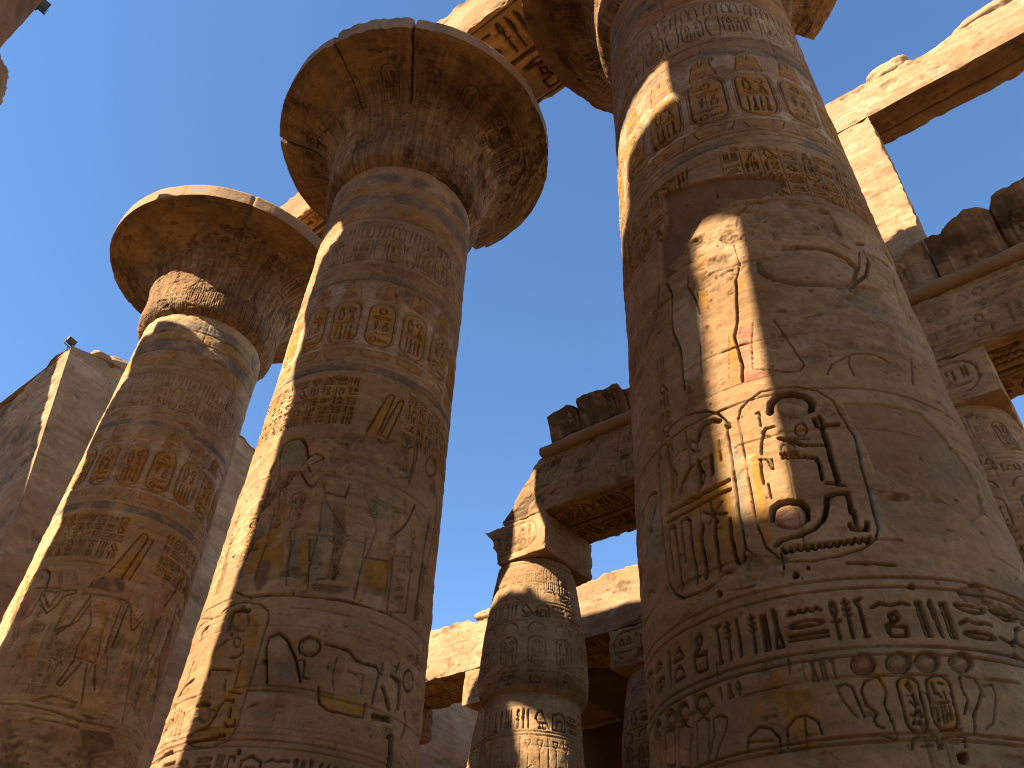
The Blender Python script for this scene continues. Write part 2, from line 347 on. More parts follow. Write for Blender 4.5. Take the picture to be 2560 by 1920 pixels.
def erode_box(P, b, k, L, seed):
    """round and chip the edges of a box b=(x0,x1,y0,y1,z0,z1)"""
    lo = np.array(b[0::2]); hi = np.array(b[1::2]); c = (lo+hi)/2
    a = np.minimum(P-lo, hi-P); a = np.maximum(a, 0); sgn = np.sign(P-c)
    srt = np.sort(a, -1); e = srt[..., 1]
    n = noise3(P, 0.9, seed, 3); n2 = noise3(P, 0.22, seed+3, 2)
    pull = k*np.exp(-e/L)*np.clip(0.25+1.3*np.maximum(n, 0)+0.5*n2, 0.05, 3)
    return P-sgn*(pull[..., None]*np.exp(-a/L))
def box_patches(b, res, cvs={}, k=0.05, L=0.12, seed=0, warp=None, base=STONE, rough=0.012, skip=()):
    x0, x1, y0, y1, z0, z1 = b; out = []
    def ax(a, c, r): return np.linspace(a, c, max(3, int(abs(c-a)/r)+1))
    faces = {'front': (ax(x0, x1, res), ax(z0, z1, res), lambda u, v: (u, 0*u+y1, v), (0, 1, 0)),
             'back': (ax(x0, x1, res*3), ax(z0, z1, res*3), lambda u, v: (u, 0*u+y0, v), (0, -1, 0)),
             'bottom': (ax(x0, x1, res), ax(y0, y1, res), lambda u, v: (u, v, 0*u+z0), (0, 0, -1)),
             'top': (ax(x0, x1, res*2), ax(y0, y1, res*2), lambda u, v: (u, v, 0*u+z1), (0, 0, 1)),
             'left': (ax(y0, y1, res), ax(z0, z1, res), lambda u, v: (0*u+x1, u, v), (1, 0, 0)),
             'right': (ax(y0, y1, res), ax(z0, z1, res), lambda u, v: (0*u+x0, u, v), (-1, 0, 0))}
    for nm, (U, V_, fn, nrm) in faces.items():
        if nm in skip: continue
        A, B = np.meshgrid(U, V_); P = np.stack(fn(A, B), -1).astype(float)
        if nm in cvs: H, C = cvs[nm].sample(U, V_)
        else:
            n = noise3(P, 0.6, seed+5, 4); H = n*rough; t = np.clip(.5+.5*noise3(P, 1.1, seed+8, 3), 0, 1)[..., None]
            C = np.array(base)*(0.82+0.22*t)
        tp = np.clip(np.minimum(np.minimum(A-U[0], U[-1]-A), np.minimum(B-V_[0], V_[-1]-B))/0.06, 0, 1)
        P = P+np.array(nrm)*(H*tp)[..., None]
        P = erode_box(P, b, k, L, seed)
        if warp: P = warp(P)
        i, j = P.shape[0]//2, P.shape[1]//2
        if np.dot(np.cross(P[i-1, j+1]-P[i-1, j-1] if j+1 < P.shape[1] else P[i, j]-P[i, j-1], P[i, j]-P[i-1, j]), nrm) < 0: P = P[:, ::-1]; C = C[:, ::-1]
        out.append((P, C, False))
    return out

def revolve(canvas, zs, rf, ths, cx_, cy_, phi, uscale=1.7, extra=None):
    """surface of revolution round (cx,cy); rf(z)->r; canvas in (theta*uscale, z)"""
    H, C = canvas.sample(ths*uscale, zs)
    R = rf(zs)[:, None]+H
    if extra is not None: R = R+extra(zs[:, None], ths[None, :])
    a = ths[None, :]+phi
    P = np.stack([R*np.cos(a), R*np.sin(a), np.broadcast_to(zs[:, None], R.shape)], -1)
    return P, C
def theta_grid(half_dense, d_dense, d_coarse):
    a = np.arange(-half_dense, half_dense, d_dense); b = np.arange(half_dense, 2*math.pi-half_dense-1e-6, d_coarse)
    t = np.concatenate([a, b]); return t   # runs once round, -half..2pi-half
def wrap_th(t): return (t+math.pi) % (2*math.pi)-math.pi
def z_grid(z0, z1, D, f, zlo):
    zs = [z0]
    while zs[-1] < z1:
        z = zs[-1]; px = f*D/(D*D+z*z); dz = (0.75/px) if z > zlo else 0.15
        zs.append(z+dz)
    zs[-1] = z1; return np.array(zs)

TR={
'A':[
('c',[-0.12,7.53,0.212,8.50,0.368,8.47,0.135,7.44],0.016,0,'o'),
('g',[-0.12,7.53,0.212,8.50,0.281,8.54,0.372,8.48,0.135,7.44],0.028,0.03,None),
('c',[0.152,7.45,0.375,8.45,0.502,8.48,0.313,7.48],0.017,0,'o'),
('g',[0.152,7.45,0.375,8.45,0.502,8.48,0.313,7.48],0.029,0.03,None),
('c',[-0.371,7.13,-0.18,7.39,0.203,7.46,0.295,7.21,0.105,7.11],0.015,0,'d'),
('g',[-0.371,7.13,-0.346,7.26,-0.177,7.39],0.026,0.03,None),
('g',[-1.79,7.10,-1.74,7.38,-1.65,7.49,-1.47,7.50,-1.31,7.41,-1.24,7.22,-1.23,7.06],0.052,0.045,None),
('c',[-1.72,7.09,-1.67,7.45,-1.41,7.45,-1.25,7.22,-1.26,7.06],0.018,0,'n'),
('p',[-0.943,7.26,-0.925,7.21,-0.914,7.17,-0.91,7.13,-0.915,7.11,-0.927,7.10,-0.946,7.11,-0.969,7.13,-0.996,7.17,-1.02,7.21,-1.05,7.26,-1.07,7.30,-1.08,7.35,-1.08,7.38,-1.08,7.41,-1.06,7.41,-1.04,7.40,-1.02,7.38,-0.993,7.35,-0.966,7.30,-0.943,7.26],0.024,0.02,'r'),
('p',[-0.656,7.29,-0.643,7.25,-0.636,7.22,-0.635,7.19,-0.641,7.17,-0.653,7.16,-0.669,7.17,-0.689,7.18,-0.71,7.21,-0.731,7.25,-0.749,7.29,-0.763,7.33,-0.77,7.36,-0.771,7.39,-0.765,7.41,-0.753,7.42,-0.736,7.41,-0.716,7.39,-0.694,7.37,-0.674,7.33,-0.656,7.29],0.023,0.02,'r'),
('g',[-1.50,7.09,-1.22,7.07,-0.907,7.05,-0.959,6.96,-1.24,7.02],0.027,0.03,None),
('g',[-0.863,7.00,-0.603,7.04,-0.563,6.98,-0.777,6.88,-0.833,6.67,-0.952,6.53,-1.12,6.66,-1.27,6.85],0.03,0.03,None),
('g',[-1.21,6.92,-0.974,6.66,-0.883,6.96],0.027,0.03,None),
('c',[-1.91,7.01,-1.18,7.00,-1.32,6.52,-1.52,6.39,-1.82,6.46,-1.92,6.77],0.018,0,'k'),
('g',[-1.99,7.01,-1.80,6.67,-1.80,6.44,-1.74,6.09],0.047,0.03,None),
('g',[-1.24,7.02,-1.32,6.52,-1.50,6.35,-1.36,6.04],0.031,0.025,None),
('c',[-0.222,6.82,0.257,6.99,0.157,6.61,0.197,6.20,0.263,5.92,0.244,5.74,-0.133,5.75,-0.14,6.04,-0.078,6.43],0.014,0,'o'),
('g',[-0.276,6.97,-0.344,6.68,-0.429,6.36,-0.668,6.18],0.028,0.03,None),
('g',[-0.231,6.80,-0.321,6.44,-0.613,6.13],0.028,0.03,None),
('c',[-0.302,6.95,-0.208,6.79,-0.321,6.44,-0.62,6.15,-0.668,6.18,-0.405,6.48,-0.338,6.76],0.014,0,'b'),
('g',[-0.238,6.82,-0.078,6.43,-0.14,6.04,-0.133,5.75,0.247,5.73,0.269,5.91,0.185,6.24,0.173,6.61],0.024,0.025,None),
('g',[-0.455,6.98,-0.184,7.01,0.238,7.05,0.477,7.03],0.026,0.025,None),
('g',[0.473,6.99,0.453,6.51,0.456,6.09],0.029,0.03,None),
('g',[0.33,6.90,0.335,6.47,0.376,5.96],0.025,0.03,None),
('c',[0.33,6.90,0.479,6.97,0.456,6.09,0.381,6.00],0.014,0,'b'),
('g',[-0.114,5.71,-0.173,5.43,-0.247,5.24,-0.165,5.20,-0.041,5.51,0.027,5.68],0.025,0.03,None),
('g',[0.131,5.67,0.204,5.34,0.287,4.99],0.026,0.03,None),
('g',[0.272,5.71,0.424,5.26],0.027,0.03,None),
('c',[0.131,5.67,0.272,5.71,0.408,5.26,0.236,5.21],0.013,0,'b'),
('c',[-0.108,5.69,0.027,5.68,-0.16,5.22,-0.247,5.24],0.013,0,'b'),
('g',[-0.631,6.84,-0.651,6.49,-0.664,6.26],0.018,0.02,None),
('g',[0.521,6.96,0.69,6.55,0.761,6.56,0.875,6.84],0.031,0.03,None),
('g',[0.504,6.96,0.738,6.73,0.839,6.93],0.023,0.02,None),
('g',[1.28,7.04,1.20,6.41,1.36,6.05,1.77,5.98],0.031,0.03,None),
('g',[1.49,7.09,1.49,6.49,1.37,6.09],0.034,0.02,None),
('g',[1.75,7.13,1.66,6.36,1.96,5.86],0.043,0.03,None),
('c',[1.68,6.57,2.00,6.90,2.17,6.05,1.75,5.94],0.035,0,'r'),
('c',[0.917,6.80,1.25,7.02,1.19,6.44,1.16,5.82,1.14,5.31,1.02,5.27,0.937,6.30],0.016,0,'n'),
('g',[0.917,6.80,0.937,6.30,1.03,5.67,1.20,4.88],0.027,0.02,None),
('c',[0.95,7.49,1.30,7.58,1.36,7.32,0.983,7.23],0.019,0,'r'),
('g',[1.54,8.01,1.42,7.60,1.30,7.29],0.051,0.03,None),
('g',[1.02,7.95,1.02,7.93,1.02,7.92,1.02,7.91,1.00,7.90,0.992,7.89,0.977,7.88,0.962,7.88,0.949,7.88,0.939,7.89,0.932,7.90,0.929,7.92,0.931,7.93,0.938,7.94,0.948,7.95,0.961,7.96,0.975,7.96,0.99,7.96,1.00,7.96,1.01,7.96,1.02,7.95],0.026,0.02,None),
('g',[0.998,7.87,1.07,7.65,1.29,7.50],0.018,0.02,None),
('g',[-0.621,4.79,-0.204,4.76,0.36,4.70,1.07,4.74],0.029,0.03,None),
('g',[-1.06,4.80,-0.637,4.79],0.022,0.03,None),
('g',[-0.82,4.30,-0.602,4.38],0.028,0.03,None),
('p',[-0.587,4.86,-0.248,5.04,0.215,5.00,0.201,4.86,-0.234,4.84],0.019,0.04,'d'),
('p',[0.315,4.83,0.635,4.81,0.916,4.89,0.783,4.82,0.485,4.74],0.021,0.02,'d'),
('g',[-0.283,4.12,-0.273,4.08,-0.279,4.04,-0.298,4.00,-0.33,3.98,-0.371,3.97,-0.417,3.97,-0.464,3.98,-0.508,4.01,-0.544,4.04,-0.569,4.08,-0.579,4.12,-0.574,4.16,-0.554,4.20,-0.522,4.22,-0.479,4.23,-0.432,4.23,-0.384,4.22,-0.341,4.19,-0.306,4.16,-0.283,4.12],0.036,0.035,None),
('g',[1.21,4.16,1.22,4.12,1.21,4.08,1.17,4.05,1.12,4.01,1.06,3.99,1.00,3.98,0.945,3.98,0.894,4.00,0.856,4.02,0.832,4.06,0.826,4.09,0.837,4.13,0.865,4.17,0.908,4.20,0.962,4.22,1.02,4.23,1.08,4.23,1.14,4.21,1.19,4.19,1.21,4.16],0.04,0.04,None),
('g',[-0.806,4.27,-0.608,4.03,-0.457,3.75],0.042,0.04,None),
('g',[-0.458,4.55,-0.324,4.60,0.376,4.58],0.025,0.03,None),
('g',[-0.12,4.16,0.105,4.04,0.431,3.93],0.041,0.05,None),
('c',[0.418,4.55,1.02,4.66,1.23,4.42,0.739,4.19,0.529,4.36],0.015,0,'d'),
('X',[-1.19,6.43,-0.813,6.03],0,0,None),
('X',[-0.734,5.60,-0.324,4.99],0,0,None),
('X',[0.499,6.33,0.94,6.08],0,0,None),
('X',[-0.643,6.04,-0.261,5.66],0,0,None),
('X',[-0.522,5.91,-0.241,5.52],0,0,None),
],
'B':[
('c',[0.065,7.51,0.354,8.51,0.419,8.59,0.486,8.57,0.285,7.61],0.013,0,'o'),
('g',[0.065,7.51,0.354,8.51,0.419,8.59,0.486,8.57,0.285,7.61],0.023,0.03,None),
('c',[0.317,7.58,0.575,8.52,0.652,8.56,0.654,8.43,0.46,7.61],0.014,0,'o'),
('g',[0.317,7.58,0.575,8.52,0.652,8.56,0.654,8.43,0.46,7.61],0.024,0.03,None),
('c',[0.052,7.50,0.34,7.63,0.374,7.41,0.109,7.32],0.012,0,'d'),
('g',[-1.37,6.96,-1.27,7.18,-1.25,7.44,-1.11,7.53,-0.914,7.51,-0.809,7.38,-0.705,7.11],0.044,0.05,None),
('c',[-1.24,7.21,-1.21,7.43,-1.06,7.49,-0.901,7.46,-0.719,7.11,-0.89,6.94],0.013,0,'n'),
('g',[-0.781,6.96,-0.705,7.11,-0.61,7.18,-0.484,7.15,-0.46,7.08,-0.621,6.98],0.023,0.03,None),
('g',[-0.787,6.87,-0.594,6.61,-0.521,6.57,-0.457,6.70,-0.358,6.99,-0.299,7.09],0.025,0.03,None),
('g',[-0.669,6.95,-0.548,6.76,-0.416,7.01,-0.343,7.18,-0.224,7.17,-0.268,7.06],0.023,0.03,None),
('c',[-1.33,6.95,-0.794,6.90,-0.988,6.65,-1.04,6.51,-1.03,6.15,-1.30,6.10,-1.28,6.38,-1.30,6.75],0.012,0,'k'),
('c',[-0.759,6.86,-0.669,6.95,-0.528,6.79,-0.37,7.05,-0.451,6.67,-0.535,6.58],0.011,0,'k'),
('g',[-1.34,6.92,-1.29,6.72,-1.31,6.36,-1.36,6.11],0.036,0.04,None),
('g',[-1.30,6.44,-1.35,6.12,-1.32,5.76,-1.36,5.43],0.033,0.04,None),
('g',[-0.787,6.87,-0.997,6.68,-1.04,6.51,-0.983,6.20],0.025,0.03,None),
('g',[-0.312,6.49,-0.157,6.46,-0.003,6.44,0.028,6.70,-0.055,6.89],0.024,0.03,None),
('c',[0.597,7.11,0.843,7.17,0.901,7.71,1.00,7.80,1.04,7.55,0.987,7.17,0.644,7.00],0.014,0,'b'),
('g',[0.599,7.09,0.843,7.17,0.901,7.71,1.00,7.80,1.04,7.55,0.987,7.17,0.644,7.00],0.021,0.025,None),
('g',[0.569,7.29,0.723,7.52,0.948,7.89],0.016,0.02,None),
('g',[1.05,7.97,1.09,7.59,1.00,7.05],0.025,0.02,None),
('p',[1.68,7.80,1.68,7.73,1.66,7.66,1.63,7.59,1.58,7.53,1.53,7.49,1.47,7.47,1.42,7.46,1.38,7.49,1.35,7.53,1.33,7.58,1.33,7.64,1.34,7.71,1.37,7.77,1.40,7.82,1.45,7.87,1.50,7.89,1.56,7.89,1.61,7.88,1.65,7.85,1.68,7.80],0.031,0.04,'r'),
('g',[1.68,7.80,1.68,7.73,1.66,7.66,1.63,7.59,1.58,7.53,1.53,7.49,1.47,7.47,1.42,7.46,1.38,7.49,1.35,7.53,1.33,7.58,1.33,7.64,1.34,7.71,1.37,7.77,1.40,7.82,1.45,7.87,1.50,7.89,1.56,7.89,1.61,7.88,1.65,7.85,1.68,7.80],0.023,0.03,None),
('g',[1.62,7.50,1.83,7.21,1.87,6.88],0.052,0.03,None),
('c',[1.38,7.36,1.63,7.48,1.76,7.23,1.29,7.05],0.02,0,'d'),
('c',[0.371,6.71,0.803,6.79,0.843,6.33,0.431,6.17],0.012,0,'n'),
('g',[0.473,6.77,0.494,6.69],0.023,0.02,None),
('g',[0.522,6.77,0.543,6.69],0.023,0.02,None),
('g',[0.572,6.77,0.592,6.69],0.023,0.02,None),
('g',[0.622,6.77,0.643,6.70],0.024,0.02,None),
('g',[0.673,6.78,0.694,6.70],0.024,0.02,None),
('g',[0.725,6.78,0.746,6.70],0.024,0.02,None),
('g',[0.778,6.79,0.799,6.71],0.024,0.02,None),
('c',[0.361,6.49,0.781,6.66,0.828,6.17,0.427,5.93],0.011,0,'n'),
('c',[0.441,5.55,0.853,5.64,0.85,5.13,0.485,5.13],0.01,0,'o'),
('p',[0.489,5.11,0.841,5.11,0.814,4.86,0.505,4.88],0.015,0.015,'w'),
('g',[0.411,5.88,0.411,5.36,0.403,4.92],0.017,0.02,None),
('g',[0.441,5.55,0.853,5.64,0.85,5.13],0.019,0.02,None),
('g',[0.894,5.76,1.25,5.87,1.27,5.01,0.919,4.89,0.894,5.76],0.018,0.02,None),
('p',[1.14,5.90,1.14,5.89,1.12,5.87,1.11,5.85,1.08,5.84,1.06,5.83,1.03,5.82,1.01,5.81,0.992,5.81,0.98,5.82,0.974,5.83,0.976,5.84,0.986,5.85,1.00,5.87,1.02,5.88,1.05,5.89,1.07,5.91,1.10,5.91,1.12,5.91,1.13,5.91,1.14,5.90],0.017,0.03,None),
('p',[1.15,5.76,1.15,5.74,1.14,5.73,1.12,5.71,1.09,5.70,1.07,5.68,1.04,5.67,1.02,5.67,1.00,5.67,0.99,5.67,0.985,5.68,0.987,5.70,0.996,5.71,1.01,5.73,1.03,5.74,1.06,5.75,1.08,5.76,1.11,5.77,1.13,5.77,1.14,5.76,1.15,5.76],0.017,0.03,None),
('p',[1.16,5.62,1.16,5.60,1.15,5.59,1.13,5.57,1.10,5.56,1.08,5.55,1.05,5.54,1.03,5.53,1.01,5.53,1.00,5.54,0.995,5.54,0.997,5.56,1.01,5.57,1.02,5.59,1.04,5.60,1.07,5.61,1.09,5.62,1.12,5.63,1.14,5.63,1.15,5.62,1.16,5.62],0.017,0.03,None),
('p',[1.17,5.48,1.17,5.47,1.16,5.45,1.14,5.44,1.11,5.42,1.09,5.41,1.06,5.40,1.04,5.39,1.02,5.39,1.01,5.40,1.00,5.41,1.01,5.42,1.02,5.43,1.03,5.45,1.05,5.46,1.08,5.47,1.10,5.49,1.13,5.49,1.15,5.49,1.16,5.49,1.17,5.48],0.017,0.03,None),
('p',[1.18,5.34,1.18,5.33,1.17,5.32,1.15,5.30,1.12,5.29,1.10,5.27,1.07,5.26,1.05,5.26,1.03,5.26,1.02,5.26,1.01,5.27,1.02,5.29,1.03,5.30,1.04,5.31,1.06,5.33,1.09,5.34,1.11,5.35,1.14,5.35,1.16,5.36,1.17,5.35,1.18,5.34],0.016,0.03,None),
('p',[1.19,5.21,1.19,5.20,1.17,5.18,1.16,5.17,1.13,5.15,1.11,5.14,1.08,5.13,1.06,5.13,1.04,5.13,1.03,5.13,1.02,5.14,1.03,5.15,1.04,5.17,1.05,5.18,1.07,5.19,1.10,5.21,1.12,5.21,1.15,5.22,1.17,5.22,1.18,5.22,1.19,5.21],0.016,0.03,None),
('g',[1.65,6.83,1.56,6.05,1.54,5.51,1.51,4.99],0.032,0.03,None),
('g',[1.85,6.97,1.79,6.32,1.77,5.97],0.036,0.03,None),
('g',[1.18,6.76,1.08,6.43,0.975,6.23,0.869,6.10],0.029,0.03,None),
('c',[-1.23,5.77,-0.817,5.90,-0.641,5.24,-1.27,5.19],0.01,0,'o'),
('c',[-1.05,5.40,-0.893,5.38,-0.794,5.10,-0.732,4.95,-0.965,4.92,-1.08,5.13],0.009,0,'d'),
('c',[-0.213,5.01,0.379,5.06,0.399,4.94,-0.195,4.92],0.009,0,'d'),
('g',[-0.213,5.01,0.379,5.06,0.401,4.93],0.014,0.02,None),
('c',[-0.693,5.85,-0.525,5.85,-0.41,5.12,-0.538,5.09],0.009,0,'b'),
('c',[-0.399,5.70,-0.219,5.71,-0.163,5.31,-0.293,5.30],0.009,0,'n'),
('c',[-0.513,5.80,-0.409,5.80,-0.277,5.01,-0.418,4.95],0.009,0,'o'),
('g',[-0.7,5.88,-0.619,5.49,-0.56,4.99],0.017,0.02,None),
('g',[-0.376,5.70,-0.246,4.96],0.016,0.02,None),
('g',[-1.17,5.78,-1.29,5.68,-1.33,5.45],0.021,0.03,None),
('g',[-0.036,5.74,-0.036,5.73,-0.039,5.71,-0.046,5.70,-0.055,5.69,-0.066,5.69,-0.078,5.69,-0.09,5.70,-0.1,5.70,-0.108,5.71,-0.112,5.73,-0.113,5.74,-0.11,5.75,-0.103,5.76,-0.094,5.77,-0.082,5.78,-0.07,5.78,-0.058,5.77,-0.048,5.76,-0.041,5.75,-0.036,5.74],0.014,0.02,None),
('g',[-0.164,5.09,0.067,5.15,0.114,5.26],0.016,0.03,None),
('g',[-1.33,4.96,-1.04,4.83,-0.843,4.84,-0.306,4.83,0.124,4.84,0.582,4.85,1.01,4.88],0.022,0.05,None),
('g',[-1.51,4.69,-1.35,4.77,-1.13,4.78,-0.859,4.72,-0.699,4.60,-0.675,4.46,-0.684,4.24,-0.696,3.80,-0.718,3.42,-0.719,3.13,-0.793,2.96,-0.985,2.90,-1.25,2.92,-1.41,2.99],0.017,0.025,None),
('c',[-1.32,4.69,-0.833,4.63,-0.744,4.13,-0.745,3.51,-0.769,3.02,-1.09,2.94,-1.33,2.98,-1.37,3.78],0.008,0,'o'),
('g',[-1.25,4.41,-1.31,4.55,-1.27,4.66,-1.12,4.68,-0.987,4.62],0.053,0.06,None),
('p',[-0.943,4.49,-0.935,4.44,-0.943,4.39,-0.966,4.36,-1.00,4.34,-1.05,4.34,-1.10,4.35,-1.16,4.38,-1.21,4.43,-1.25,4.48,-1.28,4.54,-1.29,4.59,-1.29,4.63,-1.26,4.67,-1.22,4.68,-1.16,4.68,-1.11,4.67,-1.05,4.63,-1.00,4.59,-0.966,4.54,-0.943,4.49],0.021,0.04,None),
('p',[-1.14,3.30,-1.13,3.26,-1.13,3.23,-1.15,3.20,-1.18,3.19,-1.22,3.19,-1.27,3.20,-1.31,3.22,-1.36,3.25,-1.40,3.30,-1.43,3.34,-1.44,3.38,-1.44,3.42,-1.41,3.44,-1.38,3.46,-1.33,3.46,-1.28,3.44,-1.23,3.42,-1.19,3.38,-1.16,3.35,-1.14,3.30],0.02,0.04,None),
('g',[-1.41,3.32,-1.43,3.42,-1.33,3.46,-1.20,3.42],0.032,0.05,None),
('g',[-1.43,3.04,-1.31,3.11,-1.12,3.15,-1.06,3.26,-1.04,3.37,-0.989,3.45,-0.866,3.45,-0.865,3.41],0.037,0.06,None),
('g',[-0.869,3.35,-0.855,3.23],0.033,0.05,None),
('g',[-0.9,3.17,-0.866,3.13,-0.763,3.14,-0.772,3.20],0.028,0.05,None),
('g',[-1.40,3.00,-1.35,2.97,-1.33,3.00,-1.29,2.98,-1.27,3.00,-1.23,2.98,-1.21,3.00,-1.17,2.98,-1.15,3.01,-1.11,2.99,-1.09,3.01,-1.06,2.99,-1.04,3.02,-1.01,3.00,-0.989,3.02,-0.955,3.00,-0.938,3.03,-0.905,3.01,-0.888,3.04,-0.856,3.02],0.025,0.05,None),
('g',[-0.991,4.19,-0.987,4.17,-0.988,4.15,-0.994,4.14,-1.00,4.13,-1.02,4.13,-1.04,4.13,-1.05,4.14,-1.07,4.16,-1.08,4.18,-1.09,4.21,-1.10,4.23,-1.10,4.25,-1.09,4.26,-1.08,4.27,-1.07,4.27,-1.05,4.27,-1.03,4.25,-1.01,4.24,-1.00,4.22,-0.991,4.19],0.017,0.03,None),
('g',[-0.941,4.15,-0.911,4.05,-0.975,3.99,-1.07,4.00],0.023,0.04,None),
('g',[-1.23,4.25,-1.38,4.16,-1.40,3.99],0.04,0.05,None),
('g',[-1.35,3.88,-1.02,3.83],0.025,0.05,None),
('g',[-0.911,3.93,-0.901,3.60],0.026,0.04,None),
('g',[-1.37,3.86,-1.41,3.64],0.033,0.05,None),
('g',[-1.07,3.71,-1.03,3.57],0.022,0.03,None),
('g',[-0.966,3.56,-0.791,3.52],0.021,0.03,None),
('h',[-1.14,4.30,-1.14,4.29,-1.15,4.28,-1.17,4.29,-1.19,4.31,-1.18,4.33,-1.17,4.33,-1.15,4.32,-1.14,4.30],0.02,0.1,None),
('g',[-1.86,4.38,-1.89,4.49,-1.83,4.54,-1.74,4.54],0.043,0.03,None),
('g',[-1.86,4.10,-1.91,3.96],0.029,0.02,None),
('g',[-1.73,4.00,-1.74,3.92],0.026,0.02,None),
('g',[-2.04,3.65,-1.91,3.77,-1.68,3.81],0.044,0.03,None),
('g',[-1.87,3.91,-1.96,3.70],0.026,0.02,None),
('g',[-2.00,3.52,-2.15,3.25],0.028,0.02,None),
('g',[-1.90,3.48,-1.96,3.19],0.022,0.02,None),
('g',[-1.81,3.45,-1.82,3.15],0.019,0.02,None),
('g',[-1.73,3.42,-1.72,3.11],0.017,0.02,None),
('g',[-1.66,3.39,-1.62,3.08],0.016,0.02,None),
('g',[-2.04,2.86,-1.83,2.91,-1.67,2.92],0.037,0.03,None),
('g',[-2.14,4.79,-1.72,4.66],0.017,0.02,None),
('g',[-0.485,3.65,-0.617,4.13,-0.597,4.24,-0.485,4.30,-0.363,4.22,-0.212,4.00,-0.079,3.70],0.032,0.045,None),
('c',[-0.458,3.92,-0.318,3.93,-0.129,3.70,-0.351,3.72],0.008,0,'b'),
('p',[0.061,4.18,0.062,4.14,0.051,4.10,0.029,4.07,-0.002,4.05,-0.039,4.04,-0.078,4.04,-0.115,4.05,-0.148,4.08,-0.172,4.11,-0.186,4.14,-0.187,4.18,-0.176,4.21,-0.154,4.24,-0.123,4.26,-0.086,4.28,-0.046,4.28,-0.008,4.26,0.024,4.24,0.048,4.21,0.061,4.18],0.017,0.035,None),
('g',[0.073,4.18,0.074,4.14,0.062,4.10,0.037,4.07,0.003,4.04,-0.037,4.03,-0.08,4.03,-0.121,4.05,-0.156,4.07,-0.183,4.10,-0.198,4.14,-0.199,4.18,-0.187,4.22,-0.163,4.25,-0.129,4.27,-0.088,4.29,-0.044,4.28,-0.003,4.27,0.033,4.25,0.059,4.22,0.073,4.18],0.025,0.04,None),
('g',[0.132,4.22,0.303,4.21,0.437,4.20,0.567,4.10,0.712,4.09,0.887,4.11,0.936,4.02,0.897,3.75,0.894,3.63],0.034,0.05,None),
('g',[0.309,4.06,0.292,3.81,0.338,3.67],0.016,0.02,None),
('g',[0.484,3.93,0.689,3.94,0.708,3.70],0.018,0.02,None),
('g',[-0.184,3.96,-0.086,3.97,-0.06,3.75,0.021,3.74],0.02,0.03,None),
('g',[0.147,3.66,0.194,3.47,0.305,3.41,0.557,3.40,0.782,3.42,0.798,3.60],0.024,0.04,None),
('c',[0.168,3.60,0.729,3.58,0.756,3.43,0.24,3.44],0.009,0,'o'),
('g',[-0.878,3.60,-0.445,3.62,-0.051,3.61,0.352,3.60],0.01,0.02,None),
('h',[-0.568,3.92,-0.569,3.90,-0.583,3.89,-0.602,3.90,-0.614,3.92,-0.614,3.94,-0.6,3.95,-0.581,3.94,-0.568,3.92],0.017,0.2,None),
('h',[-0.591,2.83,-0.592,2.81,-0.605,2.80,-0.624,2.81,-0.637,2.83,-0.637,2.86,-0.623,2.87,-0.604,2.86,-0.591,2.83],0.015,0.2,None),
('g',[1.68,4.19,1.68,4.14,1.67,4.10,1.64,4.06,1.61,4.02,1.56,4.00,1.52,3.99,1.48,4.00,1.45,4.02,1.42,4.05,1.41,4.09,1.41,4.13,1.42,4.17,1.44,4.21,1.47,4.25,1.50,4.27,1.55,4.28,1.59,4.27,1.63,4.26,1.66,4.23,1.68,4.19],0.032,0.05,None),
('g',[1.02,3.87,1.19,3.65],0.069,0.05,None),
('g',[1.16,4.07,1.33,4.04,1.36,3.71],0.06,0.05,None),
('g',[0.946,3.48,1.23,3.52],0.09,0.06,None),
('g',[1.52,3.70,1.60,3.56,1.51,3.38],0.043,0.05,None),
('g',[0.985,4.18,0.987,4.01],0.022,0.03,None),
('g',[1.28,4.29,1.24,4.14],0.032,0.03,None),
('g',[1.30,3.32,1.32,2.96],0.11,0.07,None),
('g',[-0.64,3.35,-0.545,3.38],0.02,0.03,None),
('g',[-0.311,3.38,-0.216,3.38],0.019,0.03,None),
('X',[-0.838,6.51,-0.549,6.05],0,0,None),
('X',[-0.828,6.36,-0.578,5.98],0,0,None),
],
'C':[
('c',[-1.35,3.97,-1.24,4.50,-1.07,4.83,-0.817,4.90,-0.576,4.77,-0.572,4.10,-0.539,3.53,-0.54,3.37,-0.775,3.21,-1.17,3.23,-1.29,3.42],0.005,0,'o'),
('g',[-1.38,4.72,-1.33,4.85,-1.25,4.93,-1.11,5.00,-0.959,5.01,-0.806,4.98,-0.658,4.92,-0.553,4.84,-0.485,4.72,-0.491,4.54,-0.488,4.33,-0.489,4.05,-0.501,3.71,-0.494,3.52,-0.497,3.38,-0.526,3.31,-0.606,3.25,-0.72,3.23,-0.808,3.16,-0.979,3.15,-1.17,3.18,-1.27,3.26,-1.34,3.39,-1.37,3.63,-1.38,3.92,-1.40,4.29,-1.38,4.72],0.017,0.05,None),
('g',[-0.371,4.69,-0.332,4.79,-0.244,4.86,-0.111,4.92,0.033,4.92,0.206,4.90,0.367,4.83,0.469,4.71,0.513,4.49,0.558,4.30,0.541,3.91,0.54,3.65,0.529,3.40,0.495,3.31,0.388,3.23,0.184,3.17,-0.013,3.15,-0.159,3.18,-0.251,3.24,-0.329,3.34,-0.364,3.54,-0.369,3.80,-0.364,4.15,-0.369,4.44,-0.371,4.69],0.014,0.04,None),
('c',[-0.325,4.58,-0.264,4.57,-0.252,4.18,-0.27,3.71,-0.277,3.33,-0.338,3.36,-0.335,3.73,-0.32,4.20],0.004,0,'o'),
('c',[-0.485,4.54,-0.423,4.51,-0.44,3.96,-0.455,3.47,-0.503,3.46,-0.487,3.98],0.005,0,'b'),
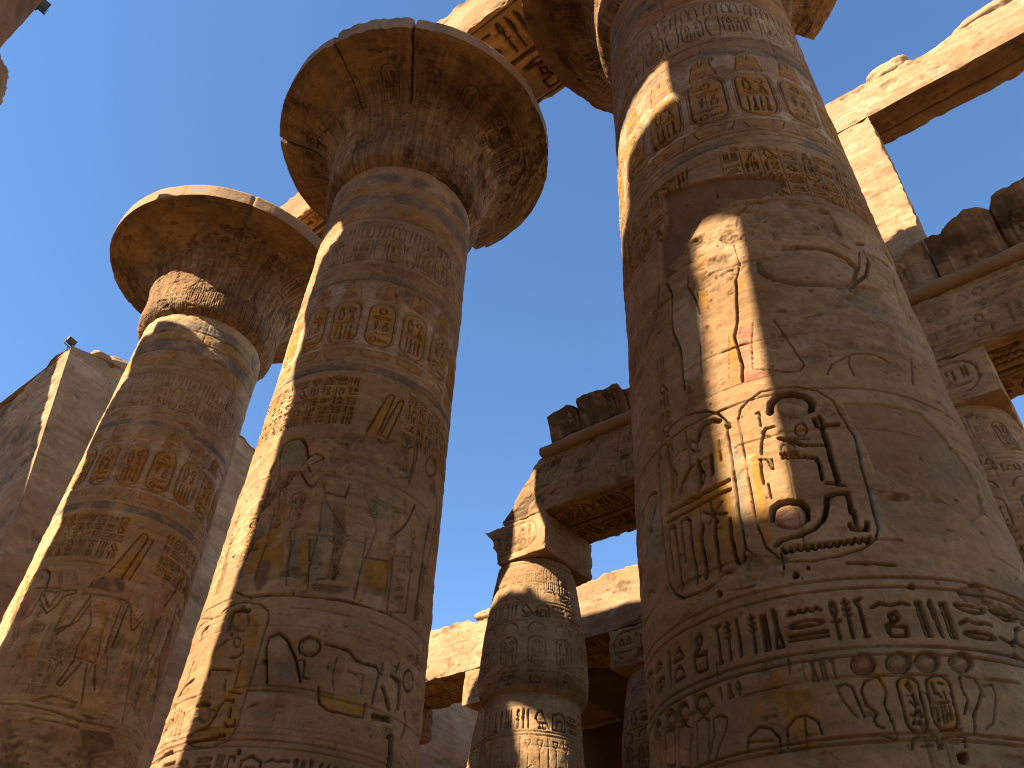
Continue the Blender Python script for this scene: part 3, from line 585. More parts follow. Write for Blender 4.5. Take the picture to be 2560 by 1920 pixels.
('c',[0.538,4.36,0.587,4.33,0.564,3.83,0.592,3.65,0.563,3.38,0.505,3.31,0.519,3.52,0.52,3.91],0.004,0,'b'),
('g',[-0.806,4.66,-0.77,4.75,-0.705,4.79,-0.616,4.79,-0.551,4.75],0.045,0.06,None),
('p',[-1.24,4.86,-1.15,4.83,-1.11,4.71,-1.17,4.56,-1.09,4.42,-1.17,4.13,-1.23,4.16,-1.21,4.49,-1.24,4.66],0.01,0.04,'o'),
('g',[-0.818,4.59,-0.822,4.58,-0.83,4.57,-0.84,4.56,-0.853,4.56,-0.866,4.56,-0.879,4.57,-0.891,4.59,-0.899,4.60,-0.903,4.62,-0.904,4.64,-0.9,4.65,-0.892,4.66,-0.88,4.67,-0.868,4.67,-0.854,4.66,-0.841,4.65,-0.83,4.64,-0.822,4.62,-0.818,4.61,-0.818,4.59],0.016,0.03,None),
('g',[-0.894,4.54,-0.799,4.53],0.013,0.03,None),
('g',[-0.935,4.83,-0.933,4.64,-0.928,4.40],0.013,0.03,None),
('g',[-0.919,4.41,-1.00,4.35,-1.05,4.27,-1.08,4.18],0.048,0.04,None),
('g',[-0.835,4.43,-0.824,4.33,-0.835,4.13],0.038,0.05,None),
('g',[-0.822,4.35,-0.774,4.25,-0.803,4.15],0.02,0.03,None),
('c',[-0.777,4.34,-0.64,4.19,-0.651,4.11,-0.806,4.12],0.005,0,'k'),
('g',[-0.693,4.42,-0.699,4.21],0.042,0.05,None),
('g',[-0.593,4.54,-0.596,4.31],0.019,0.04,None),
('g',[-1.29,4.08,-0.956,4.05,-0.741,4.06,-0.548,4.08],0.033,0.055,None),
('g',[-1.28,3.98,-1.00,3.96,-0.753,3.97,-0.55,3.98],0.03,0.045,None),
('g',[-0.746,3.81,-0.757,3.94],0.02,0.04,None),
('g',[-0.746,3.81,-0.64,3.89],0.02,0.04,None),
('g',[-0.746,3.81,-0.606,3.76],0.019,0.04,None),
('g',[-0.746,3.81,-0.839,3.87],0.021,0.04,None),
('g',[-0.746,3.81,-0.705,3.71],0.019,0.04,None),
('g',[-0.746,3.81,-0.793,3.72],0.02,0.04,None),
('g',[-0.861,3.75,-0.895,3.61,-0.882,3.44,-0.889,3.25],0.037,0.045,None),
('g',[-0.729,3.74,-0.749,3.59,-0.745,3.42,-0.748,3.26],0.035,0.045,None),
('g',[-0.59,3.69,-0.603,3.52,-0.589,3.36,-0.589,3.28],0.033,0.045,None),
('g',[-1.28,3.86,-1.28,3.66,-1.27,3.49],0.029,0.04,None),
('g',[-1.27,3.89,-1.21,3.91,-1.18,3.85,-1.18,3.61,-1.17,3.26],0.029,0.05,None),
('g',[-1.10,3.89,-1.10,3.70,-1.09,3.49],0.027,0.04,None),
('g',[-1.10,3.89,-1.04,3.91,-0.998,3.85,-0.998,3.66,-0.99,3.24],0.026,0.05,None),
('p',[0.296,4.66,0.278,4.61,0.244,4.57,0.198,4.55,0.145,4.53,0.089,4.54,0.035,4.56,-0.011,4.59,-0.045,4.64,-0.064,4.69,-0.065,4.74,-0.048,4.79,-0.014,4.82,0.032,4.85,0.087,4.86,0.145,4.85,0.2,4.83,0.247,4.80,0.28,4.76,0.297,4.71,0.296,4.66],0.011,0.05,None),
('g',[-0.081,4.66,-0.059,4.76,0.017,4.83,0.136,4.83,0.243,4.78,0.29,4.70,0.268,4.62],0.054,0.085,None),
('b',[0.224,4.59,0.212,4.57,0.189,4.54,0.156,4.53,0.117,4.52,0.076,4.53,0.036,4.54,0.001,4.56,-0.025,4.59,-0.039,4.62,-0.041,4.65,-0.03,4.68,-0.006,4.70,0.027,4.71,0.067,4.72,0.109,4.71,0.149,4.70,0.184,4.68,0.209,4.65,0.223,4.62,0.224,4.59],0.011,0.03,None),
('g',[0.27,4.51,0.282,4.43,0.455,4.44],0.036,0.06,None),
('g',[0.319,4.54,0.335,4.42],0.03,0.06,None),
('g',[0.314,4.40,0.322,4.23,0.319,4.06,0.327,3.89,0.323,3.83],0.038,0.06,None),
('g',[0.232,3.84,0.368,3.80],0.021,0.05,None),
('g',[0.189,4.40,0.182,4.38,0.172,4.37,0.158,4.35,0.142,4.34,0.127,4.34,0.112,4.35,0.1,4.36,0.092,4.38,0.088,4.40,0.09,4.42,0.096,4.44,0.106,4.46,0.12,4.47,0.136,4.48,0.152,4.48,0.167,4.48,0.179,4.46,0.187,4.45,0.19,4.43,0.189,4.40],0.015,0.03,None),
('c',[0.109,4.46,0.185,4.45,0.163,4.36,0.099,4.38],0.005,0,'o'),
('g',[-0.03,4.35,0.185,4.30],0.015,0.03,None),
('g',[-0.05,4.36,0.042,4.31,0.118,4.24,0.307,4.21],0.03,0.06,None),
('g',[-0.056,4.19,0.062,4.17],0.032,0.06,None),
('g',[0.055,4.22,0.05,4.21,0.04,4.20,0.026,4.19,0.01,4.19,-0.007,4.19,-0.023,4.20,-0.036,4.21,-0.046,4.22,-0.052,4.24,-0.052,4.25,-0.047,4.26,-0.037,4.28,-0.023,4.28,-0.007,4.29,0.01,4.29,0.027,4.28,0.04,4.27,0.05,4.26,0.055,4.24,0.055,4.22],0.011,0.02,None),
('g',[-0.052,4.15,0.2,4.10,0.22,4.04,0.209,3.88],0.026,0.06,None),
('g',[-0.203,4.69,-0.172,4.69,-0.183,4.54],0.018,0.03,None),
('g',[-0.178,4.46,-0.144,4.49,-0.072,4.50],0.026,0.04,None),
('g',[-0.143,4.50,-0.197,4.38,-0.221,4.24],0.023,0.04,None),
('g',[-0.168,4.42,-0.123,4.40],0.018,0.03,None),
('g',[-0.251,4.19,-0.184,4.17,-0.16,4.07],0.018,0.03,None),
('g',[-0.241,4.18,-0.251,4.04,-0.252,3.93],0.02,0.04,None),
('g',[-0.151,4.16,-0.154,4.06],0.02,0.04,None),
('g',[-0.214,3.92,-0.214,3.78],0.017,0.03,None),
('p',[0.045,3.56,0.03,3.52,0.003,3.48,-0.033,3.46,-0.076,3.45,-0.12,3.45,-0.163,3.47,-0.2,3.50,-0.227,3.53,-0.242,3.58,-0.243,3.62,-0.228,3.66,-0.201,3.69,-0.163,3.71,-0.119,3.72,-0.073,3.72,-0.03,3.70,0.007,3.67,0.033,3.64,0.046,3.60,0.045,3.56],0.009,0.05,None),
('g',[-0.246,3.58,-0.222,3.68,-0.158,3.72,-0.072,3.72,0.006,3.69,0.044,3.62,0.031,3.52],0.032,0.08,None),
('b',[-0.006,3.54,-0.017,3.51,-0.036,3.49,-0.063,3.47,-0.094,3.47,-0.127,3.47,-0.159,3.48,-0.186,3.50,-0.207,3.53,-0.218,3.56,-0.218,3.59,-0.208,3.62,-0.189,3.64,-0.161,3.65,-0.129,3.66,-0.095,3.65,-0.063,3.64,-0.036,3.62,-0.016,3.60,-0.006,3.57,-0.006,3.54],0.009,0.035,'r'),
('g',[-0.254,3.34,-0.207,3.37,-0.069,3.39,0.059,3.43,0.146,3.51,0.19,3.61,0.21,3.71,0.281,3.73,0.373,3.73,0.372,3.63,0.365,3.55],0.038,0.07,None),
('g',[0.387,3.56,0.379,3.44],0.033,0.06,None),
('g',[0.33,3.44,0.339,3.40,0.447,3.39,0.461,3.45],0.037,0.06,None),
('g',[-0.209,3.30,-0.187,3.26,-0.153,3.29,-0.131,3.26,-0.098,3.29,-0.076,3.26,-0.042,3.29,-0.021,3.25,0.012,3.29,0.033,3.25,0.067,3.29,0.087,3.26,0.121,3.29,0.141,3.26,0.175,3.29,0.195,3.26,0.23,3.30,0.249,3.27,0.284,3.30,0.304,3.27,0.339,3.31,0.358,3.28,0.394,3.31,0.414,3.28,0.45,3.32],0.028,0.06,None),
('h',[-0.448,4.65,-0.455,4.63,-0.47,4.63,-0.486,4.63,-0.498,4.65,-0.5,4.67,-0.492,4.69,-0.477,4.70,-0.461,4.69,-0.45,4.67,-0.448,4.65],0.011,0.3,None),
('h',[0.679,3.98,0.671,3.96,0.658,3.95,0.646,3.95,0.639,3.96,0.64,3.97,0.647,3.99,0.66,4.00,0.672,4.00,0.679,3.99,0.679,3.98],0.01,0.3,None),
('h',[-0.126,3.05,-0.134,3.04,-0.147,3.03,-0.162,3.03,-0.171,3.04,-0.172,3.06,-0.165,3.08,-0.151,3.09,-0.137,3.08,-0.128,3.07,-0.126,3.05],0.008,0.3,None),
('h',[-0.037,3.10,-0.041,3.09,-0.047,3.09,-0.054,3.09,-0.058,3.10,-0.058,3.10,-0.055,3.11,-0.049,3.12,-0.042,3.12,-0.038,3.11,-0.037,3.10],0.008,0.3,None),
('h',[-0.752,3.06,-0.76,3.04,-0.776,3.04,-0.795,3.04,-0.808,3.06,-0.811,3.08,-0.803,3.10,-0.787,3.10,-0.768,3.09,-0.755,3.08,-0.752,3.06],0.01,0.3,None),
('h',[0.669,2.91,0.66,2.89,0.646,2.88,0.633,2.88,0.625,2.89,0.625,2.91,0.634,2.92,0.647,2.93,0.661,2.93,0.669,2.92,0.669,2.91],0.008,0.3,None),
('g',[0.237,3.11,0.406,3.10,0.573,3.08],0.027,0.03,None),
('g',[-0.705,3.07,-0.576,3.05,-0.474,3.05],0.029,0.03,None),
('g',[-0.491,3.38,-0.408,3.26,-0.339,3.12],0.007,0.03,None),
('g',[-0.227,3.26,-0.228,3.13],0.017,0.05,None),
('g',[-1.46,4.42,-1.59,4.47,-1.74,4.41,-1.91,4.14,-2.08,3.79],0.04,0.04,None),
('g',[-1.46,4.43,-1.51,4.28,-1.71,3.98,-1.80,3.86],0.018,0.02,None),
('g',[-2.03,4.42,-2.15,4.20],0.085,0.04,None),
('c',[-1.46,4.41,-1.46,3.75,-1.73,3.84,-1.62,4.27],0.009,0,'b'),
('h',[-1.57,4.05,-1.58,4.04,-1.60,4.04,-1.62,4.06,-1.62,4.08,-1.61,4.10,-1.59,4.10,-1.57,4.08,-1.57,4.05],0.017,0.1,None),
('p',[0.526,4.68,0.887,4.71,1.31,4.71,1.51,4.52,1.67,4.33,1.77,4.03,1.66,3.76,1.40,3.57,1.13,3.72,0.798,3.83,0.63,3.97,0.592,4.36],0.038,0.025,'s'),
('p',[-0.866,8.59,-0.39,8.41,0.173,8.26,0.699,8.12,0.608,7.93,0.309,7.74,0.053,7.80,-0.353,7.69,-0.567,7.42,-0.491,7.03,-0.676,7.01,-1.03,7.05,-0.998,7.79,-0.847,8.01],0.041,0.05,'s'),
('p',[0.108,6.87,0.325,6.89,0.633,6.89,0.956,6.89,1.14,6.78,1.23,6.65,1.14,6.41,0.957,6.24,0.647,6.23,0.433,6.25,0.233,6.34,0.085,6.52],0.013,0.05,'d'),
('g',[-0.005,7.34,0.051,7.56,0.152,7.68,0.285,7.70,0.39,7.64],0.025,0.04,None),
('g',[-0.075,7.02,-0.051,6.74,-0.133,6.49,-0.17,6.17,-0.209,5.85,-0.261,5.69,-0.246,5.48,-0.239,5.29,-0.264,5.11],0.022,0.05,None),
('g',[-0.054,5.81,-0.111,5.53,-0.148,5.19],0.01,0.02,None),
('c',[-0.213,5.77,-0.071,5.79,-0.148,5.21,0.025,5.10,-0.11,5.09,-0.248,5.08,-0.248,5.20,-0.244,5.48],0.006,0,'k'),
('c',[-0.057,7.03,0.037,7.02,0.011,6.74,-0.026,6.75],0.007,0,'r'),
('c',[-0.06,6.62,-0.029,6.52,-0.136,6.20,-0.121,6.46],0.007,0,'o'),
('c',[-0.318,5.71,-0.264,5.67,-0.298,5.12,-0.375,5.14],0.006,0,'o'),
('g',[-0.313,5.71,-0.379,5.16],0.006,0.01,None),
('c',[-0.507,7.19,-0.414,7.13,-0.488,6.25,-0.552,6.29],0.007,0,'o'),
('g',[-0.146,5.21,0.153,5.09,0.256,5.09,0.311,5.17,0.224,5.49,0.14,5.79],0.012,0.025,None),
('g',[-0.637,5.07,-0.405,5.08,0.022,5.08],0.009,0.015,None),
('g',[-0.639,6.96,-0.679,6.70,-0.606,6.44,-0.581,6.20],0.018,0.03,None),
('g',[-0.557,6.93,-0.575,6.40],0.014,0.02,None),
('g',[-0.958,6.97,-0.899,6.78,-0.95,6.22,-0.879,5.91,-0.882,5.54,-0.888,5.33],0.026,0.04,None),
('g',[-1.08,7.03,-1.14,6.72,-1.24,6.51,-1.42,6.38],0.025,0.03,None),
('g',[-1.34,7.65,-1.42,7.26,-1.67,7.09,-1.88,7.05],0.031,0.03,None),
('g',[-0.632,5.79,-0.671,5.33],0.014,0.02,None),
('c',[-0.941,6.91,-0.678,6.80,-0.567,6.17,-0.637,5.33,-0.873,5.46,-0.859,5.92,-0.95,6.22],0.007,0,'w'),
('g',[1.03,6.29,1.29,6.56,1.44,6.87,1.43,7.04],0.046,0.04,None),
('g',[0.896,6.25,1.08,6.39,1.23,6.65,1.34,6.97],0.022,0.03,None),
('h',[1.50,7.21,1.48,7.18,1.42,7.13,1.36,7.10,1.33,7.09,1.32,7.11,1.34,7.13,1.39,7.17,1.45,7.21,1.49,7.22,1.50,7.21],0.02,0.1,None),
('g',[1.44,7.00,1.91,7.13],0.093,0.02,None),
('g',[1.96,7.83,2.09,7.41],0.06,0.03,None),
('g',[1.88,6.91,1.76,6.56,1.81,6.24,1.86,5.97],0.028,0.03,None),
('g',[1.55,5.81,1.49,5.48,1.36,5.07],0.02,0.03,None),
('g',[1.16,5.79,1.30,5.71],0.018,0.03,None),
('g',[1.12,5.72,1.25,5.63],0.018,0.03,None),
('g',[1.22,5.83,1.36,5.77],0.019,0.03,None),
('g',[1.09,5.57,1.30,5.57],0.018,0.03,None),
('g',[0.871,7.25,0.975,7.25],0.02,0.03,None),
('g',[0.684,7.14,0.917,7.08],0.019,0.03,None),
('g',[0.424,5.76,0.713,5.86,0.934,5.85,1.33,5.80],0.015,0.02,None),
('g',[0.489,5.03,0.555,5.15,0.791,5.30,1.01,5.32,1.15,5.26],0.02,0.02,None),
('g',[0.055,7.04,0.346,7.01,0.666,7.05,0.935,7.08,1.19,6.97],0.028,0.03,None),
('g',[0.076,7.28,0.466,7.25,0.865,7.22],0.02,0.02,None),
('g',[0.762,5.29,0.72,5.18,0.735,5.02],0.01,0.02,None),
('c',[1.48,7.00,1.86,7.04,1.40,6.00,1.32,6.31,1.28,6.47],0.009,0,'o'),
('T',[-1.19,5.76],0,0,None),
('p',[0.243,2.31,0.234,2.29,0.218,2.27,0.197,2.26,0.173,2.25,0.149,2.25,0.126,2.25,0.106,2.26,0.093,2.28,0.086,2.30,0.087,2.33,0.096,2.35,0.112,2.37,0.133,2.38,0.157,2.39,0.182,2.39,0.205,2.39,0.225,2.38,0.238,2.36,0.244,2.34,0.243,2.31],0.01,0.05,'r'),
('g',[0.243,2.31,0.234,2.29,0.218,2.27,0.197,2.26,0.173,2.25,0.149,2.25,0.126,2.25,0.106,2.26,0.093,2.28,0.086,2.30,0.087,2.33,0.096,2.35,0.112,2.37,0.133,2.38,0.157,2.39,0.182,2.39,0.205,2.39,0.225,2.38,0.238,2.36,0.244,2.34,0.243,2.31],0.011,0.04,None),
('p',[0.481,2.32,0.471,2.30,0.453,2.28,0.431,2.26,0.405,2.25,0.378,2.25,0.354,2.25,0.334,2.26,0.319,2.28,0.313,2.30,0.314,2.32,0.324,2.35,0.341,2.37,0.364,2.38,0.39,2.39,0.417,2.40,0.442,2.39,0.463,2.38,0.477,2.37,0.483,2.34,0.481,2.32],0.01,0.05,None),
('g',[0.481,2.32,0.471,2.30,0.453,2.28,0.431,2.26,0.405,2.25,0.378,2.25,0.354,2.25,0.334,2.26,0.319,2.28,0.313,2.30,0.314,2.32,0.324,2.35,0.341,2.37,0.364,2.38,0.39,2.39,0.417,2.40,0.442,2.39,0.463,2.38,0.477,2.37,0.483,2.34,0.481,2.32],0.011,0.04,None),
('p',[0.67,2.33,0.66,2.31,0.642,2.29,0.619,2.27,0.593,2.26,0.567,2.26,0.543,2.26,0.524,2.27,0.51,2.29,0.504,2.31,0.507,2.33,0.517,2.35,0.534,2.37,0.556,2.39,0.582,2.40,0.608,2.40,0.633,2.40,0.653,2.39,0.667,2.37,0.673,2.35,0.67,2.33],0.01,0.05,None),
('g',[0.67,2.33,0.66,2.31,0.642,2.29,0.619,2.27,0.593,2.26,0.567,2.26,0.543,2.26,0.524,2.27,0.51,2.29,0.504,2.31,0.507,2.33,0.517,2.35,0.534,2.37,0.556,2.39,0.582,2.40,0.608,2.40,0.633,2.40,0.653,2.39,0.667,2.37,0.673,2.35,0.67,2.33],0.011,0.04,None),
('p',[0.905,2.34,0.892,2.32,0.873,2.30,0.848,2.28,0.821,2.27,0.793,2.27,0.768,2.27,0.748,2.28,0.735,2.29,0.729,2.31,0.732,2.33,0.743,2.35,0.761,2.37,0.785,2.39,0.812,2.40,0.841,2.41,0.867,2.41,0.888,2.40,0.902,2.38,0.908,2.37,0.905,2.34],0.01,0.05,None),
('g',[0.905,2.34,0.892,2.32,0.873,2.30,0.848,2.28,0.821,2.27,0.793,2.27,0.768,2.27,0.748,2.28,0.735,2.29,0.729,2.31,0.732,2.33,0.743,2.35,0.761,2.37,0.785,2.39,0.812,2.40,0.841,2.41,0.867,2.41,0.888,2.40,0.902,2.38,0.908,2.37,0.905,2.34],0.011,0.04,None),
('p',[-0.988,2.24,-0.996,2.22,-1.01,2.20,-1.03,2.19,-1.05,2.19,-1.08,2.19,-1.11,2.20,-1.13,2.22,-1.15,2.24,-1.16,2.27,-1.16,2.29,-1.15,2.31,-1.14,2.33,-1.11,2.34,-1.09,2.35,-1.06,2.34,-1.03,2.33,-1.01,2.31,-0.997,2.29,-0.989,2.27,-0.988,2.24],0.013,0.05,None),
('g',[-0.988,2.24,-0.996,2.22,-1.01,2.20,-1.03,2.19,-1.05,2.19,-1.08,2.19,-1.11,2.20,-1.13,2.22,-1.15,2.24,-1.16,2.27,-1.16,2.29,-1.15,2.31,-1.14,2.33,-1.11,2.34,-1.09,2.35,-1.06,2.34,-1.03,2.33,-1.01,2.31,-0.997,2.29,-0.989,2.27,-0.988,2.24],0.015,0.04,None),
('p',[-1.22,2.24,-1.23,2.22,-1.24,2.20,-1.26,2.19,-1.28,2.18,-1.31,2.19,-1.34,2.20,-1.36,2.22,-1.38,2.24,-1.39,2.27,-1.39,2.29,-1.38,2.31,-1.36,2.33,-1.34,2.34,-1.31,2.35,-1.29,2.34,-1.26,2.33,-1.24,2.31,-1.23,2.29,-1.22,2.27,-1.22,2.24],0.015,0.05,None),
('g',[-1.22,2.24,-1.23,2.22,-1.24,2.20,-1.26,2.19,-1.28,2.18,-1.31,2.19,-1.34,2.20,-1.36,2.22,-1.38,2.24,-1.39,2.27,-1.39,2.29,-1.38,2.31,-1.36,2.33,-1.34,2.34,-1.31,2.35,-1.29,2.34,-1.26,2.33,-1.24,2.31,-1.23,2.29,-1.22,2.27,-1.22,2.24],0.017,0.04,None),
('p',[-1.41,2.24,-1.42,2.22,-1.43,2.20,-1.45,2.19,-1.48,2.19,-1.50,2.19,-1.53,2.20,-1.55,2.22,-1.57,2.25,-1.58,2.27,-1.58,2.29,-1.57,2.32,-1.55,2.33,-1.53,2.35,-1.50,2.35,-1.48,2.34,-1.45,2.33,-1.43,2.31,-1.42,2.29,-1.41,2.27,-1.41,2.24],0.018,0.05,None),
('g',[-1.41,2.24,-1.42,2.22,-1.43,2.20,-1.45,2.19,-1.48,2.19,-1.50,2.19,-1.53,2.20,-1.55,2.22,-1.57,2.25,-1.58,2.27,-1.58,2.29,-1.57,2.32,-1.55,2.33,-1.53,2.35,-1.50,2.35,-1.48,2.34,-1.45,2.33,-1.43,2.31,-1.42,2.29,-1.41,2.27,-1.41,2.24],0.02,0.04,None),
('p',[-1.68,2.25,-1.69,2.23,-1.70,2.21,-1.72,2.21,-1.74,2.20,-1.77,2.21,-1.79,2.22,-1.82,2.24,-1.84,2.26,-1.85,2.28,-1.85,2.30,-1.84,2.32,-1.82,2.33,-1.80,2.34,-1.77,2.34,-1.74,2.34,-1.72,2.33,-1.70,2.31,-1.69,2.29,-1.68,2.27,-1.68,2.25],0.023,0.05,None),
('g',[-1.68,2.25,-1.69,2.23,-1.70,2.21,-1.72,2.21,-1.74,2.20,-1.77,2.21,-1.79,2.22,-1.82,2.24,-1.84,2.26,-1.85,2.28,-1.85,2.30,-1.84,2.32,-1.82,2.33,-1.80,2.34,-1.77,2.34,-1.74,2.34,-1.72,2.33,-1.70,2.31,-1.69,2.29,-1.68,2.27,-1.68,2.25],0.026,0.04,None),
('g',[0.467,1.91,0.462,1.89,0.45,1.87,0.432,1.86,0.412,1.85,0.392,1.85,0.372,1.86,0.355,1.87,0.344,1.89,0.341,1.91,0.347,2.16,0.352,2.18,0.364,2.20,0.382,2.22,0.404,2.22,0.425,2.22,0.446,2.21,0.463,2.20,0.475,2.18,0.478,2.16,0.467,1.91],0.014,0.035,None),
('c',[0.467,1.91,0.462,1.89,0.45,1.87,0.432,1.86,0.412,1.85,0.392,1.85,0.372,1.86,0.355,1.87,0.344,1.89,0.341,1.91,0.347,2.16,0.352,2.18,0.364,2.20,0.382,2.22,0.404,2.22,0.425,2.22,0.446,2.21,0.463,2.20,0.475,2.18,0.478,2.16,0.467,1.91],0.005,0,'o'),
('g',[0.66,1.93,0.652,1.91,0.637,1.89,0.615,1.87,0.591,1.87,0.567,1.87,0.544,1.87,0.526,1.89,0.514,1.91,0.511,1.93,0.529,2.16,0.536,2.18,0.552,2.21,0.574,2.22,0.599,2.23,0.624,2.23,0.649,2.23,0.669,2.21,0.681,2.19,0.683,2.16,0.66,1.93],0.014,0.035,None),
('c',[0.66,1.93,0.652,1.91,0.637,1.89,0.615,1.87,0.591,1.87,0.567,1.87,0.544,1.87,0.526,1.89,0.514,1.91,0.511,1.93,0.529,2.16,0.536,2.18,0.552,2.21,0.574,2.22,0.599,2.23,0.624,2.23,0.649,2.23,0.669,2.21,0.681,2.19,0.683,2.16,0.66,1.93],0.005,0,'o'),
('g',[-1.47,1.94,-1.47,1.93,-1.49,1.93,-1.51,1.93,-1.54,1.93,-1.56,1.94,-1.59,1.95,-1.62,1.96,-1.63,1.98,-1.64,1.99,-1.60,2.19,-1.59,2.20,-1.58,2.21,-1.55,2.21,-1.52,2.20,-1.50,2.19,-1.47,2.18,-1.45,2.17,-1.44,2.15,-1.44,2.14,-1.47,1.94],0.022,0.03,None),
('g',[-1.26,1.88,-1.27,1.87,-1.28,1.86,-1.30,1.86,-1.33,1.86,-1.35,1.87,-1.38,1.88,-1.40,1.89,-1.41,1.91,-1.41,1.92,-1.38,2.15,-1.37,2.17,-1.35,2.17,-1.33,2.17,-1.31,2.17,-1.28,2.16,-1.26,2.15,-1.24,2.14,-1.23,2.13,-1.23,2.11,-1.26,1.88],0.019,0.03,None),
('g',[0.397,2.16,0.414,2.18,0.43,2.15,0.413,2.13,0.397,2.16],0.013,0.04,None),
('g',[0.389,2.09,0.423,2.09],0.013,0.04,None),
('g',[0.434,2.10,0.437,2.03],0.013,0.04,None),
('g',[0.393,2.05,0.425,2.02],0.013,0.04,None),
('g',[0.373,1.96,0.407,1.96,0.413,1.99,0.441,1.99,0.445,1.95],0.013,0.04,None),
('g',[0.372,1.90,0.389,1.92,0.405,1.90,0.422,1.92,0.438,1.90],0.012,0.04,None),
('g',[0.613,2.18,0.64,2.17],0.012,0.04,None),
('g',[0.57,2.18,0.57,2.10],0.012,0.04,None),
('g',[0.586,2.11,0.604,2.08],0.012,0.04,None),
('g',[0.629,2.12,0.631,2.07],0.012,0.04,None),
('g',[0.552,2.04,0.636,2.05],0.012,0.04,None),
('g',[0.556,2.01,0.549,1.92],0.011,0.04,None),
('g',[0.584,2.02,0.575,1.91],0.011,0.04,None),
('g',[0.605,2.02,0.598,1.92],0.011,0.04,None),
('g',[0.633,2.02,0.624,1.93],0.012,0.04,None),
('g',[-0.034,2.18,0.022,2.19,0.065,2.16,0.081,2.04,0.095,1.96],0.014,0.03,None),
('g',[-0.034,2.18,-0.014,2.08,0.051,1.96],0.009,0.02,None),
('g',[0.237,2.23,0.149,2.20,0.113,2.14,0.125,2.04,0.177,1.98,0.147,1.94,0.158,1.90,0.198,1.88],0.014,0.03,None),
('g',[0.237,2.23,0.269,2.13,0.235,2.04,0.25,1.92,0.254,1.85],0.011,0.03,None),
('g',[0.166,1.84,0.246,1.81,0.265,1.84],0.011,0.03,None),
('c',[0.212,2.27,0.3,2.25,0.278,2.17,0.219,2.16],0.005,0,'o'),
('c',[0.158,1.99,0.256,1.99,0.249,1.87,0.155,1.89],0.004,0,'r'),
('g',[0.777,2.24,0.876,2.23,0.897,2.15,0.835,2.05,0.768,1.96,0.744,1.85],0.012,0.03,None),
('g',[0.777,2.24,0.756,2.14,0.768,2.06,0.712,1.97],0.01,0.03,None),
('g',[0.92,2.18,0.993,2.20,0.986,2.11,0.892,1.93,0.829,1.89],0.01,0.02,None),
('g',[0.331,1.85,0.667,1.87],0.014,0.03,None),
('g',[0.325,1.74,0.356,1.82,0.499,1.83,0.485,1.74],0.013,0.03,None),
('g',[0.509,1.75,0.531,1.82,0.668,1.83,0.655,1.76],0.014,0.03,None),
('g',[0.384,1.76,0.452,1.77],0.011,0.03,None),
('g',[0.565,1.79,0.606,1.78],0.011,0.03,None),
('h',[0.65,1.70,0.637,1.68,0.616,1.66,0.596,1.66,0.583,1.67,0.583,1.70,0.596,1.72,0.617,1.73,0.638,1.73,0.65,1.72,0.65,1.70],0.009,0.35,None),
('g',[-0.723,1.82,-0.697,1.94,-0.611,1.99,-0.532,1.97,-0.48,1.90,-0.484,1.80],0.015,0.03,None),
('g',[-0.431,1.82,-0.408,1.95,-0.335,2.01,-0.262,2.01,-0.199,1.96,-0.192,1.88],0.014,0.03,None),
('g',[-0.682,1.90,-0.509,1.88],0.011,0.02,None),
('g',[-0.397,1.87,-0.226,1.88],0.01,0.02,None),
('g',[-0.278,1.99,-0.303,1.79],0.008,0.02,None),
('c',[-0.29,1.99,-0.211,1.97,-0.224,1.90,-0.293,1.90],0.005,0,'b'),
('g',[-1.18,1.88,-1.15,2.15,-1.08,2.17,-1.02,2.13,-1.06,1.83],0.016,0.03,None),
('g',[-1.05,1.88,-0.976,2.02,-0.978,2.13,-0.907,2.14,-0.847,2.10,-0.874,2.02,-0.959,1.90,-1.01,1.82],0.014,0.03,None),
('g',[-1.14,2.42,-1.21,2.03],0.01,0.02,None),
('g',[-1.76,2.35,-1.83,2.30,-1.71,2.16,-1.76,2.01],0.019,0.02,None),
('g',[-0.883,2.54,-0.89,2.37],0.012,0.02,None),
('g',[-0.317,2.43,-0.321,2.30],0.01,0.02,None),
('c',[-0.413,2.37,-0.276,2.26,-0.022,1.93,0.077,1.88,-0.317,1.78,-0.473,2.17,-0.661,2.03,-0.794,1.93],0.005,0,'o'),
('X',[-0.229,2.39,0.0392,2.22],0,0,None),
('X',[-0.948,2.34,-0.643,2.23],0,0,None),
],
}


